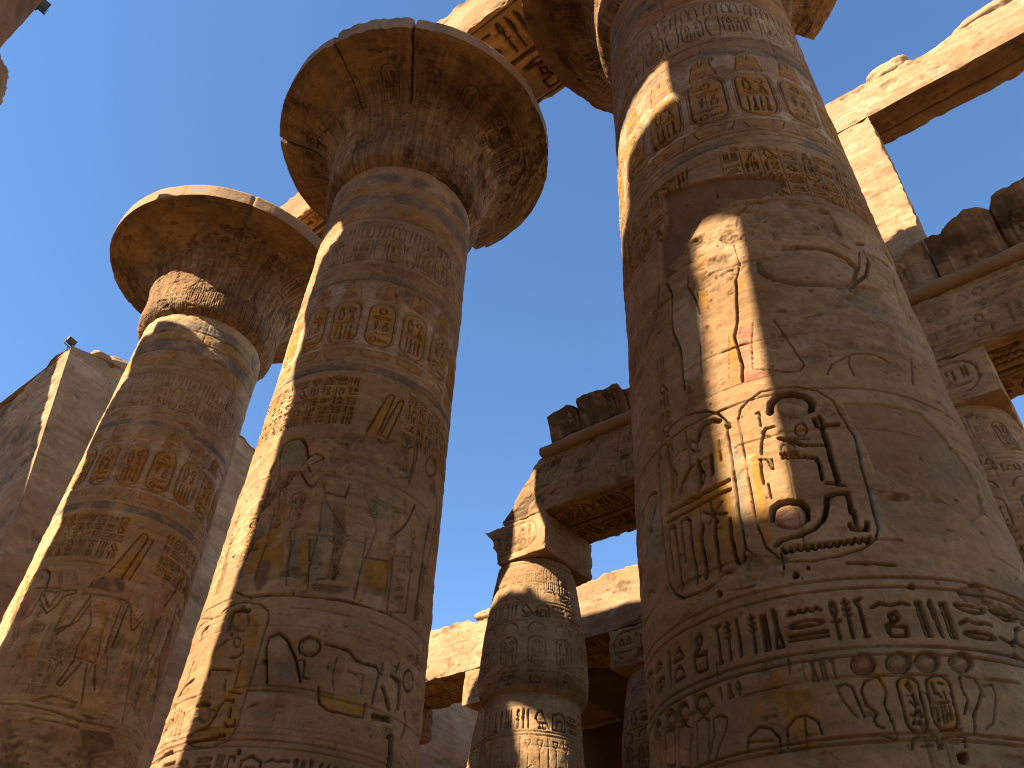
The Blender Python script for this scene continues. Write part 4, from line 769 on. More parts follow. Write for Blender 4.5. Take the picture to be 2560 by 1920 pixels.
# ================================================================== the three great columns
HN = 14.8924
def shaft_r(z): return 1.78-0.2*z/HN-0.0247*4*z*(HN-z)/HN**2
def decorate_column(cv, which):
    sd = {'A': 100, 'B': 200, 'C': 300}[which]; rng = np.random.RandomState(sd)
    U0, U1 = -3.2, 3.2; full = (cv.u0, cv.u1)
    # ringed neck stripes
    for v in (14.62, 14.30, 13.95, 13.60, 13.08, 12.93): cv.ring_line(v, .022, .018)
    cv.band(14.30, 14.62, 'e', 1.0); cv.band(13.95, 14.30, 'o', .9); cv.band(13.60, 13.95, 'e', 1.0); cv.band(13.08, 13.6, 'o', .75)
    cv.band(12.6, 15, 'k', .12)
    pitch = 2*math.pi*1.7/16; off = {'B': 0.0, 'A': 0.12, 'C': -0.02}[which]
    lw = .020; d = .020
    for k in range(-7, 8):
        u = off+k*pitch
        # upper frieze: vessel figures between small cartouches
        cartouche(cv, u-.17, 11.80, u+.17, 12.42, lw, d, sd+k, 'o', .6)
        for s_ in (-.07, .07): 
            P = [(u+s_-.055, 12.47), (u+s_+.055, 12.47), (u+s_+.06, 12.7), (u+s_+.03, 12.82), (u+s_-.03, 12.82), (u+s_-.06, 12.7)]
            cv.groove(P+[P[0]], lw, d); cv.paint(P, 'o', .5)
        v = u+pitch/2
        P = [(v-.06, 11.78), (v+.07, 11.78), (v+.11, 12.1), (v+.10, 12.38), (v-.02, 12.42), (v-.11, 12.3), (v-.10, 12.0)]
        cv.paint(P, 'o', .95); cv.groove(P+[P[0]], lw, d)
        for s_ in (-.05, .06):
            P = [(v+s_-.05, 12.46), (v+s_+.05, 12.46), (v+s_+.07, 12.8), (v+s_-.02, 12.82)]; cv.groove(P+[P[0]], lw, d); cv.paint(P, 'k' if k % 2 else 'o', .5)
        cv.groove([(u-.2, 11.7), (u+.2, 11.7)], lw, d)
        # lower frieze: big cartouches crowned with discs
        cv.paint([(u-.34, 9.45), (u+.34, 9.45), (u+.34, 11.15), (u-.34, 11.15)], 'w', .75); cv.paint([(u-.34, 11.7), (u+.34, 11.7), (u+.34, 12.85), (u-.34, 12.85)], 'w', .55)
        cartouche(cv, u-.25, 9.56, u+.25, 10.62, .026, .028, sd+40+k, 'o', .95, kind=k % 2)
        cv.groove(rrect(u-.285, 9.52, u+.285, 10.66), .016, .014)
        P = [(u-.2, 10.7), (u+.2, 10.7), (u+.13, 11.1), (u+.03, 11.14), (u, 11.0), (u-.03, 11.14), (u-.13, 11.1)]
        cv.paint(P, 'o', .95); cv.groove(P+[P[0]], .018, .016)
        cv.paint(arc(u, 10.78, .13, 0, 360, 14, .085), 'r', .95)
        P = [(u-.22, 9.26), (u+.22, 9.26), (u+.28, 9.42), (u-.28, 9.42)]; cv.groove(P+[P[0]], .016, .018); cv.paint(P, 'o', .5)
    for v in (11.62, 11.36, 11.22, 9.18, 9.08, 8.94): cv.ring_line(v, .02, .018)
    cv.band(11.22, 11.36, 'e', 1.25); cv.band(8.92, 9.08, 'e', 1.35); cv.band(9.08, 9.24, 'w', .25); cv.band(11.4, 11.6, 'k', .3)
    ts = {'A': [(-1.7, -.1), (.75, 2.2)], 'B': [(-2.4, -.12), (.75, 2.6)], 'C': [(-2.3, -.42), (-.02, 2.6)]}[which]
    for q, (a, b) in enumerate(ts): text_cols(cv, a, b, 7.78, 8.78, .235, .022, .03, sd+7+q, 'o')
    # foot bands
    z1 = 4.86
    for v in (4.86,): cv.ring_line(v, .02, .02)
    for v in (2.98, 2.90, 2.38, 2.44, 1.84, 1.80): cv.ring_line(v, .02, .02)
    cv.band(2.9, 3.0, 'k', .4); cv.band(2.38, 2.46, 'b', .5)
    if which == 'C':
        cv.band(2.4, 2.6, 'd', .25)
        text_rows(cv, -3.0, 3.0, 2.50, 2.83, .31, .030, .036, 77, gap=.1)
    else:
        text_rows(cv, -3.0, 3.0, 2.50, 2.83, .31, .03, .03, 78)
        for v in (4.55, 4.4, 3.05, 3.12): cv.ring_line(v, .016, .012)
        cv.band(4.4, 4.55, 'k', .4); cv.band(3.0, 3.2, 'k', .3)
    if which in 'AB':
        rr = np.random.RandomState(sd+3)
        for q in range(9):
            a = -2.0+q*.45+.1*rr.randn(); z0 = 5.1+1.2*rr.rand(); text_cols(cv, a, a+.17, z0, z0+.5+.7*rr.rand(), .17, .018, .018, sd+q, 'o' if rr.rand() < .4 else None)
        for q in range(14):
            a = -2.2+4.4*rr.rand(); z0 = 5.0+.6*rr.rand(); hh = .8+1.3*rr.rand(); b = a+.12*rr.randn(); cv.groove([(a, z0), (a+.05*rr.randn(), z0+hh*.4), (b, z0+hh*.7), (b+.1*rr.randn(), z0+hh)], .022, .016)
            cv.paint([(a, z0), (a+.16, z0), (b+.2, z0+hh), (b, z0+hh)], ['o', 'k', 'w', 'b', 'd'][rr.randint(5)], .6)
        for q in range(26):
            a = -2.4+4.8*rr.rand(); z0 = 3.2+1.2*rr.rand(); quadrat(cv, rr, a, z0, .22, .24, .02, .018) if which == 'A' else None
    # scene fillers round the back of what the picture shows
    for a, b in ((-3.6, -2.3), (2.3, 3.6)):
        text_cols(cv, a, b, 5.2, 7.6, .3, .025, .03, sd+90, 'o')
    for kind, P, W, dd, c in TR[which]:
        if which != 'C': W *= 1.05; dd *= 1.3
        elif kind == 'g' and dd >= .045: W *= 1.15; dd *= 1.3
        if kind == 'g': cv.groove(P, W, dd)
        elif kind == 'c': cv.paint(P, c, .7 if c == 'r' else 1.15)
        elif kind == 'p':
            if c == 's': cv.sunk(P, dd, flat=True); cv.paint(P, c, 1.3)
            elif c == 'd' and dd > .045: cv.sunk(P, dd, .10); cv.paint(P, (.33, .22, .13), .5)
            else:
                cv.sunk(P, dd, .06)
                if c: cv.paint(P, c, .8)
        elif kind == 'b':
            cv.boss(P, dd)
            if c: cv.paint(P, 'k', .8)
        elif kind == 'h': cv.hole(P, dd)
        elif kind == 'X':
            a0, a1 = sorted((P[0], P[2])); b0, b1 = sorted((P[1], P[3])); text_cols(cv, a0, a1, b0, b1, max(.12, min(.26, (a1-a0))), .018, .022, int(abs(P[0])*1000) % 977)
        elif kind == 'T':
            text_cols(cv, P[0]-.1, P[0]+.1, 4.9, 6.0, .2, .02, .02, 5)
def build_shaft(which, root, cx_, cy_, phi, D, res, dth):
    cv = Canvas(-math.pi*1.7, math.pi*1.7, GZ, HN+.05, res, seed={'A': 11, 'B': 23, 'C': 37}[which])
    cv.C *= {'A': np.array([1.10, 1.14, 1.16]), 'B': np.array([1.0, 1.0, 1.03]), 'C': np.array([.90, .87, .85])}[which]
    decorate_column(cv, which)
    if which == 'C':   # rough, flaked stone round the old repairs
        for P in TR['R']: rough_patch(cv, P)
    if which == 'A': rough_patch(cv, [(-1.8, 3.4), (1.9, 3.2), (1.9, 4.5), (-1.8, 4.55)])
    if which == 'B':
        rough_patch(cv, [(-.75, 6.75), (1.0, 6.5), (.9, 7.7), (-.1, 7.75)])
        rough_patch(cv, [(-1.3, 4.75), (.2, 4.8), (.2, 4.98), (-1.3, 4.95)])
    cv.finish(fine=.0035, coarse=.007, chips=.14 if which == 'C' else .3, joints=1.06, erode=.16)
    cv.C *= {'A': np.array([1.22, 1.27, 1.27]), 'B': np.array([1.07, 1.08, 1.07]), 'C': 1.0}[which]; cv.C = np.clip(cv.C, .02, .8)
    if which == 'A': cv.C = cv.C*.92+cv.C.mean(-1, keepdims=True)*np.array([1.25, .98, .66])*.08
    zs = z_grid(GZ, HN, D, 810, {'A': 2.5, 'B': 2.0, 'C': 1.2}[which])
    th = theta_grid(math.radians(112), dth, dth*4)
    P, C = revolve(cv, zs, shaft_r, wrap_th(th), 0, 0, phi)
    P[..., 2] -= GZ
    o = make_mesh('shaft', [(P, C, True)], M_STONE, root); return o
def rough_patch(cv, P, amp=.022):
    P = np.asarray(P, float).reshape(-1, 2); W = cv.win(P, .05)
    if W is None: return
    s_, X, Y = W; dd = cv.dist(np.vstack([P, P[:1]]), X, Y); ins = cv.inside(P, X, Y)
    n = noise2(X.shape[1], X.shape[0], X.ptp() if hasattr(X, 'ptp') else np.ptp(X), np.ptp(Y), .5, 7, int(abs(P[0, 0])*100)+3, 1.5)
    m = np.clip(ins*(dd/.05+n*1.5), 0, 1)
    n = n+.5*noise2(X.shape[1], X.shape[0], np.ptp(X), np.ptp(Y), .09, 4, int(abs(P[0, 0])*100)+9, 1.5)
    cv.H[s_] = cv.H[s_]*(1-.8*m)-m*(.012+amp*np.clip(n, -.8, 1.5))
    m = (m*.45)[..., None]; cv.C[s_] = cv.C[s_]*(1-m)+np.array([.43, .30, .19])*m

# capital: profile by arc length
BZ = np.array([14.89, 14.93, 15.1, 15.4, 15.8, 16.2, 16.6, 17.0, 17.25, 17.45, 17.57]); BR = np.array([1.58, 1.66, 1.8, 1.83, 1.8, 1.83, 1.93, 2.13, 2.5, 3.05, 3.36])
RT = 18.06
def capital(root, phi, seed, D, rimcut, cracks, thick, stain=.8, pitch_off=0.0, rep=None, half=160, inner=None):
    # smooth the profile
    t = np.concatenate([[0], np.cumsum(np.hypot(np.diff(BZ), np.diff(BR)))]); tt = np.linspace(0, t[-1], 60)
    z = np.interp(tt, t, BZ); r = np.interp(tt, t, BR)
    for _ in range(3):
        z[1:-1] = (z[:-2]+2*z[1:-1]+z[2:])/4; r[1:-1] = (r[:-2]+2*r[1:-1]+r[2:])/4
    S = np.concatenate([[0], np.cumsum(np.hypot(np.diff(z), np.diff(r)))]); smax = S[-1]
    ur = 2.4
    cv = Canvas(-math.pi*ur, math.pi*ur, 0, smax, (.012 if D < 14 else .016), seed=seed, base=STONE2*.95)
    n = 16; pitch = 2*math.pi*ur/n; rng = np.random.RandomState(seed)
    for k in range(-8, 9):
        u = k*pitch+pitch_off
        # sepal leaves at the foot, papyrus stems between and cartouches on the flare
        for s_ in (-1, 1):
            for q in range(3): cv.groove([(u+s_*(.06+q*.06), .1), (u+s_*(.12+q*.09), .7), (u+s_*(.08+q*.1), 1.1-q*.1), (u, 1.45-q*.16)], .022, .014)
        cv.paint([(u-.12, .15), (u+.12, .15), (u+.18, .8), (u, 1.4), (u-.18, .8)], 'k' if k % 2 else 'n', .5)
        P = arc(u+pitch/2, 1.55, .17, 0, 180, 8, .16); cv.groove(P, .022, .016); cv.paint(P, 'w', .4)
        cartouche(cv, u-.2, 1.95, u+.2, 2.85, .028, .02, seed+k, None, kind=k % 2)
        for s_ in (-.36, -.3, .3, .36): cv.groove([(u+s_*.7, 1.5), (u+s_, 2.9)], .02, .012)
        put(cv, G_TALL[0], u+pitch/2-.1, 1.95, .2, .7, .024, .015)
    for v in (1.5, 2.98): cv.ring_line(v, .02, .012)
    for q in range(200):
        x = -math.pi*ur+2*math.pi*ur*q/200; cv.groove([(x, .03), (x+.01*rng.randn(), .75+.2*rng.rand())], .02, .008)
    st = noise2(cv.nu, cv.nv, cv.u1-cv.u0, cv.v1-cv.v0, .8, 5, seed+41, .07); fade = np.clip(1.2-cv.V/smax*.7, .3, 1)[:, None]
    cv.C = cv.C*(1+(.22*st*fade)[..., None]*np.array([1, 1.0, .9]))
    na = noise2(cv.nu, cv.nv, cv.u1-cv.u0, cv.v1-cv.v0, 1.5, 6, seed+9, 1.4); nb_ = noise2(cv.nu, cv.nv, cv.u1-cv.u0, cv.v1-cv.v0, .35, 5, seed+19, .5)
    g_ = np.exp(-((cv.V-smax*.70)/(smax*.20))**2)[:, None]
    m = (np.clip((na+.45*nb_+1.5*g_-.75)*.9, 0, 1)*stain*.8)[..., None]; cv.C = cv.C*(1-m)+np.array([.19, .115, .06])*m
    m = (np.clip((na*.5+.9*nb_+g_*.7-1.1)*1.5, 0, 1)*stain*.7)[..., None]; cv.C = cv.C*(1-m)+np.array([.11, .07, .042])*m
    g_ = np.exp(-((cv.V-.25)/.3)**2)[:, None]; m = (np.clip(nb_*1.2+g_*.8-.5, 0, 1)*.35*g_)[..., None]; cv.C = cv.C*(1-m)+np.array([.15, .09, .06])*m
    n_ = noise2(cv.nu, cv.nv, cv.u1-cv.u0, cv.v1-cv.v0, .9, 5, seed+31, 1.2)
    m = (np.clip((n_-.35)*3, 0, 1)*np.clip((cv.V-smax*.6)/.5, 0, 1)[:, None]*.5)[..., None]
    cv.C = cv.C*(1-m)+np.array([.46, .29, .13])*m
    if rep:   # plain replaced blocks: smooth, no carving
        for a0, a1, s0, c_ in rep:
            P = np.array([(math.radians(a0)*ur, s0), (math.radians(a1)*ur, s0), (math.radians(a1)*ur, smax+.1), (math.radians(a0)*ur, smax+.1)])
            W = cv.win(P, 0)
            if W is None: continue
            s_, X, Y = W; ed = .08*noise2(X.shape[1], X.shape[0], np.ptp(X), np.ptp(Y), .4, 4, seed+5)
            ins = (X > P[0, 0]+ed) & (X < P[1, 0]+ed) & (Y > s0+ed*1.5); mk = ins[..., None]
            cv.H[s_] = np.where(ins, cv.H[s_]*.15-.03, cv.H[s_]); cc = np.array(c_)*(1+.12*n_[s_][..., None]); cv.C[s_] = np.where(mk, cv.C[s_]*.25+cc*.75, cv.C[s_])
    for a, w_, d_ in cracks:
        x = math.radians(a)*ur; P = [(x+.018*rng.randn(), v) for v in np.linspace(2.0, smax+.05, 8)]; cv.groove(P, w_, d_)
    cv.finish(fine=.005, coarse=.012, chips=.5, joints=None, erode=.35)
    th = theta_grid(math.radians(half), (.0055 if D < 14 else .0075) if D < 20 else .02, .03); tw = wrap_th(th); a = th+phi
    s1 = np.linspace(0, smax, 260); H, C = cv.sample(tw*ur, s1)
    zz = np.interp(s1, S, z); rr = np.interp(s1, S, r)
    dz = np.gradient(zz, s1); dr = np.gradient(rr, s1)
    R = rr[:, None]+H*dz[:, None]; Z = zz[:, None]-H*dr[:, None]
    Rc = rimcut(np.degrees(tw)); P0 = np.stack([np.cos(a)*3, np.sin(a)*3, 0*a], -1)
    rag = (.4 if seed == 61 else 1)*(.05*noise3(P0, .5, seed, 4)+.022*noise3(P0, .12, seed+2, 2)); Rc = np.minimum(Rc, 3.37)+rag
    R = np.minimum(R, Rc[None, :])
    pts = [np.stack([R*np.cos(a), R*np.sin(a), Z], -1)]
    # rim band and top: separate part
    tk = thick(np.degrees(tw))+(.02 if seed == 61 else .05)*noise3(P0, .5, seed+9, 4)
    hs = np.linspace(0, 1, 12)[:, None]; Zb = Z[-1][None, :]+(RT-Z[-1][None, :])*hs*tk[None, :]
    Rb = R[-1][None, :]+0*hs+.012*noise3(np.stack([np.broadcast_to(np.cos(a)*8, Zb.shape), np.broadcast_to(np.sin(a)*8, Zb.shape), Zb*3], -1), .7, seed, 3)
    Rb[0] = R[-1]; Rb[-1] -= .03
    for ca, w_, d_ in cracks:
        g = np.exp(-((np.degrees(tw)-ca)/(math.degrees(w_/3.36)*.8))**2); Rb = Rb-g*d_*1.5; 
    top = np.stack([np.linspace(1, 0, 6)[:, None]*Rb[-1][None, :]*np.cos(a), np.linspace(1, 0, 6)[:, None]*Rb[-1][None, :]*np.sin(a), np.broadcast_to(Zb[-1][None, :], (6, len(a)))], -1)
    band = np.stack([Rb*np.cos(a), Rb*np.sin(a), Zb], -1)
    for A in (pts[0], band, top): A[..., 2] -= GZ
    cap = make_mesh('capital', [(pts[0], C, True)], M_STONE, root)
    nb = noise3(band, .5, seed+4, 3)[..., None]; cb = STONE3*(.92+.12*nb)
    make_mesh('rim', [(band, cb, True), (top, STONE3, True)], M_STONE, cap)
    return cap
def abacus(root, hw, z0, z1, seed, res=.12):
    p = box_patches((-hw, hw, -hw, hw, z0-GZ, z1-GZ), res, k=.04, seed=seed)
    return make_mesh('abacus', p, M_STONE, root)

A_POS, B_POS, C_POS = (17.2521, -7.2199), (9.6798, -7.2691), (2.2175, -7.4127)
TR['R'] = [[(-.95, 7.3), (-.1, 7.75), (1.1, 7.6), (1.2, 7.0), (.3, 6.75), (-.4, 6.4), (-.8, 6.8)], [(-1.9, 5.9), (-1.35, 7.3), (-1.3, 7.9), (-1.75, 7.4), (-2.2, 6.2)], [(-.95, 5.0), (-.6, 5.1), (-.55, 5.45), (-.85, 5.4)],
           [(0.2, 5.3), (1.9, 5.5), (2.2, 6.6), (.9, 6.3)], [(-.3, 1.3), (1.1, 1.4), (1.3, 1.75), (.1, 1.7)], [(-1.25, 3.0), (-.4, 3.05), (-.1, 3.2), (-.5, 3.32), (-.9, 3.15)]]
NAVE = 'great papyrus columns of the near row'
specs = [('C', C_POS, 7.75, .007, .0050, 'nearest and largest column, filling the right side, carved with giant sunken cartouches and patched with smooth plaster'),
         ('B', B_POS, 12.1, .009, .0075, 'middle great column, its wide dark stained capital cracked and fully in view against the sky'),
         ('A', A_POS, 18.7, .012, .0100, 'left great column, smallest of the three, with a sunlit patch under its smooth pale rimmed capital')]
def near_one(a): return np.full_like(a, 9.0)
for which, pos, D, res, dth, lab in specs:
    phi = math.atan2(-pos[1], -pos[0])
    root = empty('papyrus_column', (pos[0], pos[1], GZ), lab, 'column', NAVE)
    build_shaft(which, root, 0, 0, phi, D, res, dth)
    if which == 'A':
        cut = lambda a: np.where(np.abs(a+140) < 8, 3.30, 9.)
        thick = lambda a: 1+0*a
        capital(root, phi, 61, D, cut, [(-4, .05, .02), (-95, .03, .02)], thick, stain=.85, rep=[(-180, -4, 2.05, (.42, .28, .14))])
    elif which == 'B':
        cut = lambda a: np.where(a > 139, 2.6, np.where(a > 134, 3.2, 9.))
        thick = lambda a: np.where((a > -43) & (a < -11), 1.02, np.where(a <= -43, .86, .9))
        capital(root, phi, 62, D, cut, [(-10.5, .045, .07), (-43.4, .04, .04), (-97, .08, .07), (-75, .03, .02)], thick, stain=1.0, rep=[(83, 150, 2.1, (.42, .26, .115)), (-74, -47, 2.2, (.36, .235, .13))])
    else:
        cut = lambda a: np.where(a > 133.5, 2.0, 9.)
        capital(root, phi, 63, D, cut, [(100, .05, .03), (-60, .05, .03)], lambda a: .9+0*a, stain=1.0)
    abacus(root, 1.33, RT-.01, 18.9, 64)

# ================================================================== architraves on the great columns
def soffit_canvas(x0, x1, y0, y1, seed, res=.02):
    cv = Canvas(x0, x1, y0, y1, res, seed, base=(.47, .32, .165)); m = .16; w_ = (y1-y0)
    for y in (y0+m, y0+w_*.5-.04, y0+w_*.5+.04, y1-m): cv.groove([(x0, y), (x1, y)], .04, .03)
    cv.groove([(x0, y0+w_*.5), (x1, y0+w_*.5)], .05, .03)
    for q, (a, b) in enumerate(((y0+m+.08, y0+w_*.5-.12), (y0+w_*.5+.12, y1-m-.08))):
        x = x0+.1; rng = np.random.RandomState(seed+q); h_ = b-a
        while x < x1-h_:
            if rng.rand() < .35:
                # a cartouche lying along the beam
                P = rrect(x, a+.02, x+h_*1.6, b-.02); cv.groove(P, .045, .03); cv.paint(P, 'o', .5); quadrat(cv, rng, x+.15, a+.1, h_*.55, h_-.2, .05, .03); quadrat(cv, rng, x+h_*.8, a+.1, h_*.55, h_-.2, .05, .03); x += h_*1.7
            else:
                quadrat(cv, rng, x, a+.05, h_*.8, h_-.1, .07, .05)
                if rng.rand() < .5: cv.paint(arc(x+h_*.4, a+h_*.5, h_*.25, 0, 360, 12), 'r', .8)
                elif rng.rand() < .4: cv.paint([(x, a+.1), (x+h_*.6, a+.1), (x+h_*.6, b-.3), (x, b-.3)], 'n', .6)
                x += h_*.95
    cv.finish(fine=.004, coarse=.008, chips=.4, erode=.1); cv.C *= (1-.6*np.clip((-cv.H-.012)/.035, 0, 1))[..., None]; return cv  # carving painted darker again by depth, as shade in the cuts
def face_canvas(x0, x1, z0, z1, seed, rows=2, cell=.6, d=.03, res=.02, base=None, joints=None, lw=.05, pad=.12):
    cv = Canvas(x0, x1, z0, z1, res, seed, base=base)
    if rows:
        rh = (z1-z0-pad*2)/rows
        for r in range(rows):
            text_rows(cv, x0+.1, x1-.1, z0+pad+r*rh+.04, z0+pad+(r+1)*rh-.04, rh, lw, d, seed+r)
            cv.groove([(x0, z0+pad+r*rh), (x1, z0+pad+r*rh)], lw*.6, d*.6)
        cv.groove([(x0, z1-pad), (x1, z1-pad)], lw*.6, d*.6)
    cv.finish(fine=.004, coarse=.012, chips=.55, joints=joints, erode=.4); return cv
def beam(name, b, label, seed, cvs, warp=None, k=.06, L=.14, res=.04, mat=None, cat='architrave', group=None, base=STONE):
    o = make_mesh(name, [(offset(P, (b[0], b[2], b[4])), C, w_) for P, C, w_ in box_patches(b, res, cvs, k=k, L=L, seed=seed, warp=warp, base=base)], mat or M_STONE)
    o.location = (b[0], b[2], b[4]); tag(o, label, cat, group); return o
def end_break(xe, side, amt, seed, zref):
    def f(P):
        n = noise3(P*np.array([0, 1, 1])+np.array([3., 0, 0]), .8, seed, 4); wgt = np.exp(-np.abs(P[..., 0]-xe)/.7)
        Q = P.copy(); Q[..., 0] += -side*amt*wgt*(.5+n); return Q
    return f
def ab_warp(P):
    Q = P.copy(); Q[..., 2] -= .62*np.clip((-7.19-P[..., 1])/1.3, 0, 1)*np.clip((P[..., 2]-19.4)/1.1, 0, 1); return Q
NA = 'architraves spanning the near row of great columns'
sof = soffit_canvas(-3.2, 9.6, -8.63, -5.97, 5)
# the strip next to the front edge of the soffit is broken back to raw stone
beam('architrave', (-3.2, 9.0, -8.63, -5.97, 18.9, 20.9), 'sunlit painted architrave between the nearest column and the middle column', 71,
     {'bottom': sof, 'front': face_canvas(-3.2, 9.6, 18.9, 20.9, 6, 0)}, warp=end_break(9.0, 1, .5, 3, 18.9), k=.10, L=.2, group=NA)
beam('architrave', (9.65, 17.3, -8.5, -7.19, 18.9, 20.5), 'thinner painted architrave running from the middle column to the left column', 72,
     {'bottom': soffit_canvas(9.65, 17.3, -8.5, -7.19, 15), 'front': face_canvas(9.65, 17.3, 18.9, 20.5, 16, 0)}, warp=ab_warp, k=.08, L=.2, group=NA)

# ================================================================== aisle: bud columns, entablature, clerestory
BUD_Z = np.array([GZ, 3.0, 5.2, 6.75, 6.85, 6.95, 7.15, 7.5, 8.0, 8.6, 9.3, 9.9, 10.35])
BUD_R = np.array([1.32, 1.29, 1.235, 1.15, 1.15, 1.26, 1.335, 1.355, 1.33, 1.28, 1.19, 1.09, 1.01])
def bud_column(pos, zoff, label, seed, detail, zcut=3.0, first=None, group='closed bud columns of the aisle'):
    phi = math.atan2(-pos[1], -pos[0]); root = empty('bud_column', (pos[0], pos[1], GZ), label, 'column', group)
    res = .012 if detail else .03
    cv = Canvas(-math.pi*1.25, math.pi*1.25, GZ, 10.36, res, seed, base=STONE*np.array([.97, .98, 1.0]))
    us = 1.25; lw = .028; d = .03; pitch = 2*math.pi*us/12
    text_rows(cv, -3.6, 3.6, 8.62, 9.02, .42, .034, .035, seed); text_rows(cv, -3.6, 3.6, 6.02, 6.5, .46, .038, .04, seed)
    for v in (9.05, 8.58, 8.55, 6.55, 5.98, 5.9, 10.2): cv.ring_line(v, .025, .02)
    for k in range(-6, 7):
        u = k*pitch+.05
        cv.groove(arc(u, 8.28, .21, 0, 180, 8, .22), lw, d); cv.groove([(u-.22, 8.2), (u+.22, 8.2)], .02, .015)
        cartouche(cv, u-.2, 7.42, u+.2, 8.12, lw, d, seed+k, None, kind=k % 2); text_rows(cv, u-.26, u+.26, 6.98, 7.34, .5, .03, .03, seed+k)
        # shaft: tall papyrus plumes over cartouches
        for s_ in (-.14, .14): cv.groove([(u+s_, 5.15), (u+s_*.9, 5.6), (u+s_-.07, 5.78), (u+s_+.07, 5.78), (u+s_*1.1, 5.6)], .022, .016)
        cv.groove(arc(u, 5.16, .13, 0, 360, 10, .1), .022, .018); cv.groove([(u+pitch/2, 4.0), (u+pitch/2, 5.85)], .02, .015)
        cartouche(cv, u-.24, 4.05, u+.24, 5.0, .034, .028, seed+30+k, None, kind=(k+1) % 2)
        cartouche(cv, u-.24, 2.6, u+.24, 3.5, .036, .025, seed+50+k, None)
        cv.groove([(u+.1, 9.1), (u-.05, 9.9)], .016, .008) if detail else None
    if detail:
        cartouche(cv, .25, 9.35, .55, 10.1, .02, .015, seed+3, None); cartouche(cv, .7, 9.2, 1.0, 9.9, .03, .035, seed+4, None); text_rows(cv, -.3, .2, 9.2, 9.9, .25, .015, .01, 8)
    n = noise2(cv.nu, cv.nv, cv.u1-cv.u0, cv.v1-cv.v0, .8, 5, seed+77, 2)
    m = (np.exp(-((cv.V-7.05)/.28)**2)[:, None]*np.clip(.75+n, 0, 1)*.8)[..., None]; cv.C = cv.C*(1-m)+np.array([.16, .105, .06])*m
    cv.finish(fine=.003, coarse=.006, chips=.25, joints=1.3, erode=.25)
    rf = lambda z: np.interp(z, BUD_Z, BUD_R)
    dth = .011 if detail else .03; th = theta_grid(math.radians(115), dth, dth*4)
    dz = .02 if detail else .05
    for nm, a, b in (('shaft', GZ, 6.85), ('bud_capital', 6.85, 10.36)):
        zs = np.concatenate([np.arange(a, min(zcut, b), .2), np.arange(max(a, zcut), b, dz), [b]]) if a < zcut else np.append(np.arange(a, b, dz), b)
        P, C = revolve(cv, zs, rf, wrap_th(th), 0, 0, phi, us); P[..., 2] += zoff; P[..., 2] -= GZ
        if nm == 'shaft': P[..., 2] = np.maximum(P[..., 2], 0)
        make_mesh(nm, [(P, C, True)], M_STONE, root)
    return root
def bud_abacus(root, z0, z1, hw, seed, broken=False):
    h = z1-z0; b = (-hw, hw, -hw, hw, z0-GZ, z1-GZ)
    f = Canvas(-hw, hw, z0-GZ, z1-GZ, .015, seed); r = rrect(-hw*.75, z0-GZ+.2, hw*.85, z1-GZ-.15); f.groove(r, .04, .03); f.groove([(-hw, z0-GZ+.12), (hw, z0-GZ+.12)], .03, .02)
    rng = np.random.RandomState(seed)
    for q in range(3): quadrat(f, rng, -hw*.6+q*hw*.46, z0-GZ+.28, hw*.38, h*.5, .035, .03)
    f.finish(coarse=.008, chips=.4)
    g = Canvas(-hw, hw, z0-GZ, z1-GZ, .015, seed+1)
    for q in range(9): g.groove([(-hw+.2+q*.22, z0-GZ+.2), (-hw+.2+q*.22, z1-GZ-.15)], .02, .015)
    g.finish(coarse=.008, chips=.4)
    def warp(P):
        if not broken: return P
        Q = P.copy(); t = np.clip((P[..., 0]-(hw-.75))/.75, 0, 1)*np.clip((P[..., 1]+.3)/.9, 0, 1); zt = (P[..., 2]-b[4])/h
        n = noise3(P, .4, 3, 3); Q[..., 0] -= t*((.62-.5*np.clip(zt-.35, 0, 1)*1.5)+.12*n); return Q
    return make_mesh('abacus', box_patches(b, .035, {'front': f, 'right': g}, k=.05, L=.1, seed=seed, warp=warp), M_STONE, root)
D1 = 14.62; Z1S = 11.48; X_D = 12.02; HW = 1.1
R1Y = -(D1+HW)
r = bud_column((X_D, R1Y), 0, 'closed bud column in the centre bottom, seen whole between the middle and nearest great columns', 401, True); bud_abacus(r, 10.36, Z1S, HW, 402, True)
r = bud_column((X_D-5.38*2, R1Y), 0, 'closed bud column at the far right edge under the corner of the entablature', 411, True); bud_abacus(r, 10.36, Z1S, HW, 412)
r = bud_column((X_D-5.38, R1Y), 0, 'closed bud column standing hidden behind the nearest great column', 421, False); bud_abacus(r, 10.36, Z1S, HW, 422)

